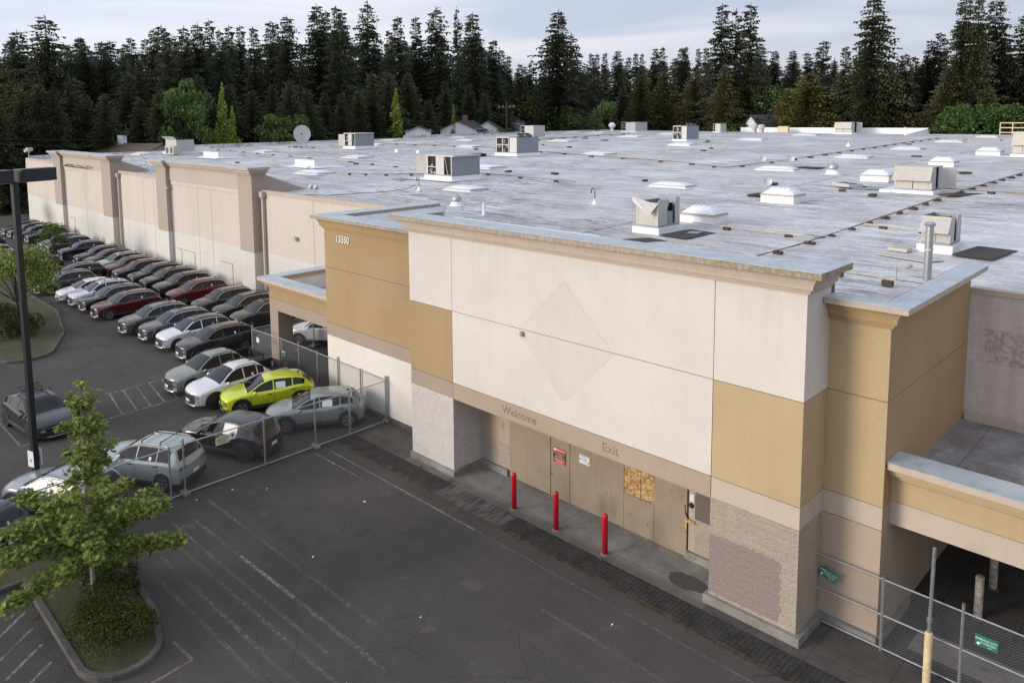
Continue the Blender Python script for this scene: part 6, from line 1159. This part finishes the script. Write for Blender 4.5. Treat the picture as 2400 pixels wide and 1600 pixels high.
# loose sheets and mats
def mat_(name, pts, mat, label, cat, h=.02, dz=.0):
    z = sum(rz(*p) for p in pts)/len(pts); e = MB().prism(pts, z+.02+dz, z+.02+dz+h).build(name, M[mat]); tag(e, label, cat)
mat_('roof_patch', [(14.55, 13.3), (15.85, 13.1), (16.1, 15.7), (14.8, 15.9)], 'gravel_dark', 'square of dark bare roofing right of the open topped unit', 'roof patch'); mat_('roof_patch', [(4.0, 10.7), (5.4, 10.55), (5.6, 12.8), (4.15, 13.05)], 'gravel_dark', 'dark bare roofing patch right of the nearest air unit', 'roof patch', .01)
mat_('roof_patch', [(3.2, 9.0), (4.1, 8.75), (4.9, 9.95), (3.9, 10.15)], 'gravel_dark', 'dark rusty sheet lying in front of the nearest air unit', 'metal sheet', .01); mat_('metal_sheet', [(12.4, 12.0), (14.2, 11.5), (14.6, 12.2), (13.1, 12.8)], 'ac_light', 'pale metal sheet lying in front of the open topped unit', 'metal sheet', .03)
mat_('metal_sheet', [(12.5, 13.0), (13.2, 12.9), (13.25, 13.4), (12.6, 13.5)], 'ac', 'small beige panel leaning at the foot of the open topped unit', 'metal sheet', .12); mat_('metal_sheet', [(4.7, 11.8), (5.2, 11.9), (5.1, 12.5), (4.6, 12.3)], 'coil', 'grey metal piece lying on the near dark patch', 'metal sheet', .02, .02)
mat_('metal_sheet', [(8.9, 13.9), (9.6, 13.7), (9.75, 14.2), (9.0, 14.4)], 'coil', 'dark torn metal scrap beside the right side pipe', 'metal sheet', .06); mat_('metal_sheet', [(4.6, 31.4), (6.2, 31.9), (6.4, 33.2), (5.0, 33.0)], 'coil', 'crumpled coil panel left of the large hooded unit', 'metal sheet', .08); mat_('roof_patch', [(9.3, 31.0), (10.5, 30.6), (11.2, 33.4), (9.9, 33.8)], 'gravel_dark', 'dark patch right of the large hooded unit', 'roof patch', .01)
mat_('metal_sheet', [(-37.2, 82), (-33.8, 81.4), (-34.5, 84), (-37.2, 84)], 'coil', 'sheets leaning right of the far torn unit', 'metal sheet', .3); mat_('metal_sheet', [(1.1, 24.6), (1.9, 24.5), (1.9, 26.0), (1.1, 26)], 'void', 'dark debris heap left of the tall domed skylight', 'debris', .12)
mat_('metal_sheet', [(-26.8, 19.6), (-25.4, 19.5), (-25.2, 20.6), (-26.6, 20.7)], 'coil', 'dark sheet lying left of the coil-sided unit', 'metal sheet', .04); mat_('metal_sheet', [(-5.0, 44.8), (-3.0, 44.4), (-2.6, 45.6), (-4.6, 46)], 'void', 'dark rubber mat behind the pipe corner skylight', 'mat', .04); mat_('metal_sheet', [(-41.5, 40.6), (-39.4, 40.4), (-39.2, 42.6), (-41.3, 42.8)], 'void', 'dark box scrap left of the middle air unit', 'metal sheet', .3)
e = empty('fan_panel', (3.0, 32.2, rz(3, 32)), R(-35), 'loose grey panel with two round fan holes lying on the roof', 'fan panel'); MB().box(0, 0, .12, 1.75, .95, .32).build('panel', M['ac_light'], e)
for x in (.45, 1.3): MB().lathe([(.33, .322), (.33, .33)], 24, (x, .48, 0)).build('fan_hole', M['void'], e)
def small_dish(x, y, label, s=.4): 
    e = empty('small_dish', (x, y, rz(x, y)), 0, label, 'dish'); MB().tube([(0, 0, 0), (0, 0, .5)], .03).build('stand', M['galv'], e); MB().lathe([(.01, 0), (s*.6, .04), (s, .12), (s*1.02, .1), (s*.6, 0)], 16, (0, 0, .6), M=Matrix.Rotation(R(65), 4, 'X') @ Matrix.Rotation(R(30), 4, 'Y')).build('reflector', M['dish'], e)
small_dish(.9, 27.6, 'small dish tipped behind the tall domed skylight', .26); small_dish(-7.9, 45.3, 'small dish left behind the pipe corner skylight', .28); small_dish(-5.9, 46.3, 'small dish right behind the pipe corner skylight', .3)
e = empty('handrail', (-8.6, 133, 9.3), 0, 'yellow tubular handrail at the back right edge of the roof', 'handrail')
for z in (.0, .8, 1.6): MB().tube([(0, 0, z+.3), (3.6, -.6, z+.3)], .09, 6).build('rail', M['yellow'], e)
for t in (0, .5, 1): MB().tube([(3.6*t, -.6*t, 0), (3.6*t, -.6*t, 1.9)], .09, 6).build('post', M['yellow'], e)
MB().box(-1, -.4, 0, 1, .4, 1.2).build('panel', M['yellow'], e).location = (-36, -2, .1)
for i in range(26):
    rnd = random.Random(100+i); x, y = rnd.uniform(-60, 12), rnd.uniform(14, 95); w_ = rnd.uniform(.12, .25)*(1+y/60); o = MB().box(-w_, -w_*.5, 0, w_, w_*.5, .13).build('loose_block', M['block']); o.location = (x, y, rz(x, y)+.03); o.rotation_euler = (0, 0, rnd.random()*3); tag(o, 'small dark wood block lying loose on the pale roof', 'block', 'loose blocks scattered on the roof')

# ------------------------------------------------------------------ beyond: houses, poles and wires
def house(px, off, w_, d, hw, hr, wall, roof, label, rot=0, chim=False, drop=0):
    D = edge_depth(px)+off; x, y = at(px, D); z = hill(x, y)-.2-drop; e = empty('house', (x, y, z), R(rot), label, 'house')
    MB().box(-w_/2, -d/2, -1, w_/2, d/2, hw).add([(-w_/2, -d/2, hw), (-w_/2, d/2, hw), (-w_/2, 0, hw+hr), (w_/2, -d/2, hw), (w_/2, d/2, hw), (w_/2, 0, hw+hr)], [(0, 2, 1), (3, 4, 5)]).build('wall', M[wall], e)
    q = .5; rf = MB().add([(-w_/2-q, -d/2-q, hw-q*.5), (w_/2+q, -d/2-q, hw-q*.5), (w_/2+q, 0, hw+hr+.12), (-w_/2-q, 0, hw+hr+.12), (-w_/2-q, d/2+q, hw-q*.5), (w_/2+q, d/2+q, hw-q*.5), (-w_/2-q, -d/2-q, hw-q*.5-.15), (w_/2+q, -d/2-q, hw-q*.5-.15), (w_/2+q, 0, hw+hr-.03), (-w_/2-q, 0, hw+hr-.03), (-w_/2-q, d/2+q, hw-q*.5-.15), (w_/2+q, d/2+q, hw-q*.5-.15)], [(0, 1, 2, 3), (3, 2, 5, 4), (6, 9, 8, 7), (9, 10, 11, 8), (0, 6, 7, 1), (1, 7, 8, 2), (2, 8, 11, 5), (3, 9, 6, 0), (4, 10, 9, 3), (4, 5, 11, 10)]).build('roof', M[roof], e)
    if chim: MB().box(w_*.1, -.5, hw, w_*.1+.9, .5, hw+hr+1.3).build('chimney', M['brickred' if roof != 'h_roofb' else 'h_white'], rf)
    for k in (-.28, .28):
        f = MB().box(w_*k-.6, -d/2-.05, 1.0, w_*k+.6, -d/2-.002, 2.3).build('window', M['h_white'], e); MB().box(w_*k-.5, -d/2-.08, 1.1, w_*k+.5, -d/2-.051, 2.2).build('pane', M['glass'], f)
        f = MB().box(w_/2+.002, d*k-.6, 1.0, w_/2+.05, d*k+.6, 2.3).build('window', M['h_white'], e); MB().box(w_/2+.051, d*k-.5, 1.1, w_/2+.08, d*k+.5, 2.2).build('pane', M['glass'], f)
def house_at(px, py_top, off, w_, d, hr, *a, **k):
    D = edge_depth(px)+off; x, y = at(px, D); zt = ztop(py_top, D, px); z0 = hill(x, y)-.2; hw = max(2.6, zt-z0-hr) ; house(px, off, w_, d, hw, hr, *a, **k)
house_at(255, 337, 10, 22, 9, 1.7, 'h_blue', 'h_roofb', 'house with a wide brown roof behind the far pilaster frame', rot=20, chim=True)
house_at(1095, 284, 8, 13, 8, 1.6, 'h_white', 'h_roof', 'pale house with a dark roof left of the double gables', rot=-60, chim=True); house_at(1145, 284, 7, 8, 7, 2.2, 'h_white', 'h_roof', 'pale house with a white double gable and garage facing the store', rot=-50)
house_at(1178, 262, 26, 20, 12, 2.6, 'h_blue', 'h_roofb', 'bigger house with a broad brown grey roof above the double gables', rot=-50, chim=True); house_at(1240, 250, 45, 10, 8, 2.5, 'h_blue', 'h_roof', 'grey blue house on the slope between the trees', rot=-20, chim=True)
house_at(980, 296, 4, 10, 5, .8, 'h_white', 'h_roof', 'low white shed by the roof edge left of the pale houses', rot=-40); house_at(1415, 272, 14, 7, 6, 2.0, 'h_white', 'h_roof', 'white gabled house right behind the utility pole with a lamp arm', rot=25); house_at(1430, 255, 30, 10, 7, 2.2, 'h_blue', 'h_roof', 'grey house higher up behind the white gabled one', rot=-10)
house_at(1790, 270, 7, 6, 8, 3.0, 'h_white', 'h_roof', 'white gable end with a steep dark roof left of the olive cedar', rot=60); house_at(1765, 256, 26, 5, 4, 1.6, 'h_blue', 'h_roof', 'tiny grey gable just above the white gable end', rot=40); house_at(335, 300, 25, 9, 6, 1.6, 'h_white', 'h_roof', 'pale building glimpsed through the dark wood at the left', rot=15)
def upole(px, py, off, label, arm=True, lamp=False, wires=True):
    D = edge_depth(px)+off; x, y = at(px, D); z0 = hill(x, y)-.5; zt = ztop(py, D, px); e = empty('utility_pole', (x, y, z0), R(35), label, 'utility pole'); Hh = zt-z0
    MB().tube([(0, 0, 0), (0, 0, Hh)], .22, 8, r1=.15).build('pole', M['wood_pole'], e)
    if arm: MB().box(-1.9, -.1, Hh-1.3, 1.9, .1, Hh-1.05).build('cross_arm', M['wood_pole'], e); 
    if arm:
        for k in (-1.7, -.8, .8, 1.7): MB().lathe([(.08, 0), (.12, .15), (.06, .32)], 8, (k, 0, Hh-1.05)).build('insulator', M['ac_light'], e)
    if lamp: MB().tube([(0, 0, Hh*.55), (-1.2, 0, Hh*.55+.9), (-2.6, 0, Hh*.55+1.0)], .07, 6).build('lamp_arm', M['galv'], e)
    return Vector((x, y, zt))
P = [upole(293, 290, 12, 'utility pole standing before the dark wood at the left', False), upole(1112, 218, 16, 'thin utility pole against the dark wood with a grey transformer', False), upole(1187, 240, 6, 'utility pole with a cross arm full of insulators in the middle', True, True), upole(1411, 232, 8, 'utility pole with a street lamp arm right of the middle', False, True), upole(1793, 206, 12, 'utility pole with a bracket arm beside the round green tree', True, True)]
def wire(a, c_, sag, label, r_=.05):
    pts = [tuple(a.lerp(c_, t/10)+Vector((0, 0, -sag*4*(t/10)*(1-t/10)))) for t in range(11)]; o = MB().tube(pts, r_, 4).build('overhead_wire', M['black']); tag(o, label, 'wire')
wire(P[1]+Vector((0, 0, -2)), P[2]+Vector((0, 0, -.8)), .5, 'overhead wire from the thin pole to the middle pole'); wire(P[2]+Vector((0, 0, -.8)), P[3]+Vector((0, 0, -1)), 1, 'upper overhead wire from the middle pole to the lamp arm pole'); wire(P[2]+Vector((0, 0, -5)), P[3]+Vector((0, 0, -5)), 1, 'lower overhead wire from the middle pole to the lamp arm pole')
a_ = Vector((*at(-60, edge_depth(-60)+8), 0)); a_.z = ztop(322, edge_depth(-60)+8, -60); c_ = Vector((*at(420, edge_depth(420)+8), 0)); c_.z = ztop(322, edge_depth(420)+8, 420); wire(a_, c_, .4, 'upper overhead wire in front of the dark wood at the left', .04); wire(a_-Vector((0, 0, .8)), c_-Vector((0, 0, .9)), .4, 'lower overhead wire in front of the dark wood at the left', .04)
wire(P[3]+Vector((0, 0, -.8)), P[4]+Vector((0, 0, -1)), 1.5, 'overhead wire from the lamp arm pole into the olive trees')
def blot(name, cx, cy, rx, ry, mat, z, seed):
    rnd = random.Random(seed); P_ = [(cx+rx*math.cos(6.2832*i/22)*rnd.uniform(.8, 1.1), cy+ry*math.sin(6.2832*i/22)*rnd.uniform(.8, 1.1), z) for i in range(22)]
    tag(MB().add(P_, [tuple(range(22))]).build(name, mat), kind='structure')
blot('pavement_stain', 11.75, .35, .62, .36, worn('damp_stain', (.075, .073, .07), .25, .5), .0135, 3)
rnd = random.Random(77)
for i, (x, y) in enumerate([(-2.7, -8.9), (-2.6, -7.4), (-2.75, -8.2), (-2.4, -6.2), (7.6, -5.9), (-17.2, -6.6), (-13.9, -3.9), (11.3, -2.6), (3.2, -6.4), (8.2, -8.6), (-1.6, -5.3), (1.6, -3.4)]):
    s_ = rnd.uniform(.03, .07); o = MB().add([(-s_, -s_*.6, 0), (s_, -s_*.4, .0), (s_*.8, s_*.7, .02), (-s_*.7, s_*.5, .03), (0, 0, .045)], [(0, 1, 4), (1, 2, 4), (2, 3, 4), (3, 0, 4), (3, 2, 1, 0)]).build('litter', M['paper']); o.location = (x, y, .006); o.rotation_euler = (0, 0, rnd.random()*6); tag(o, 'small pale scrap of litter lying on the asphalt', 'litter', 'scraps of litter on the lot')
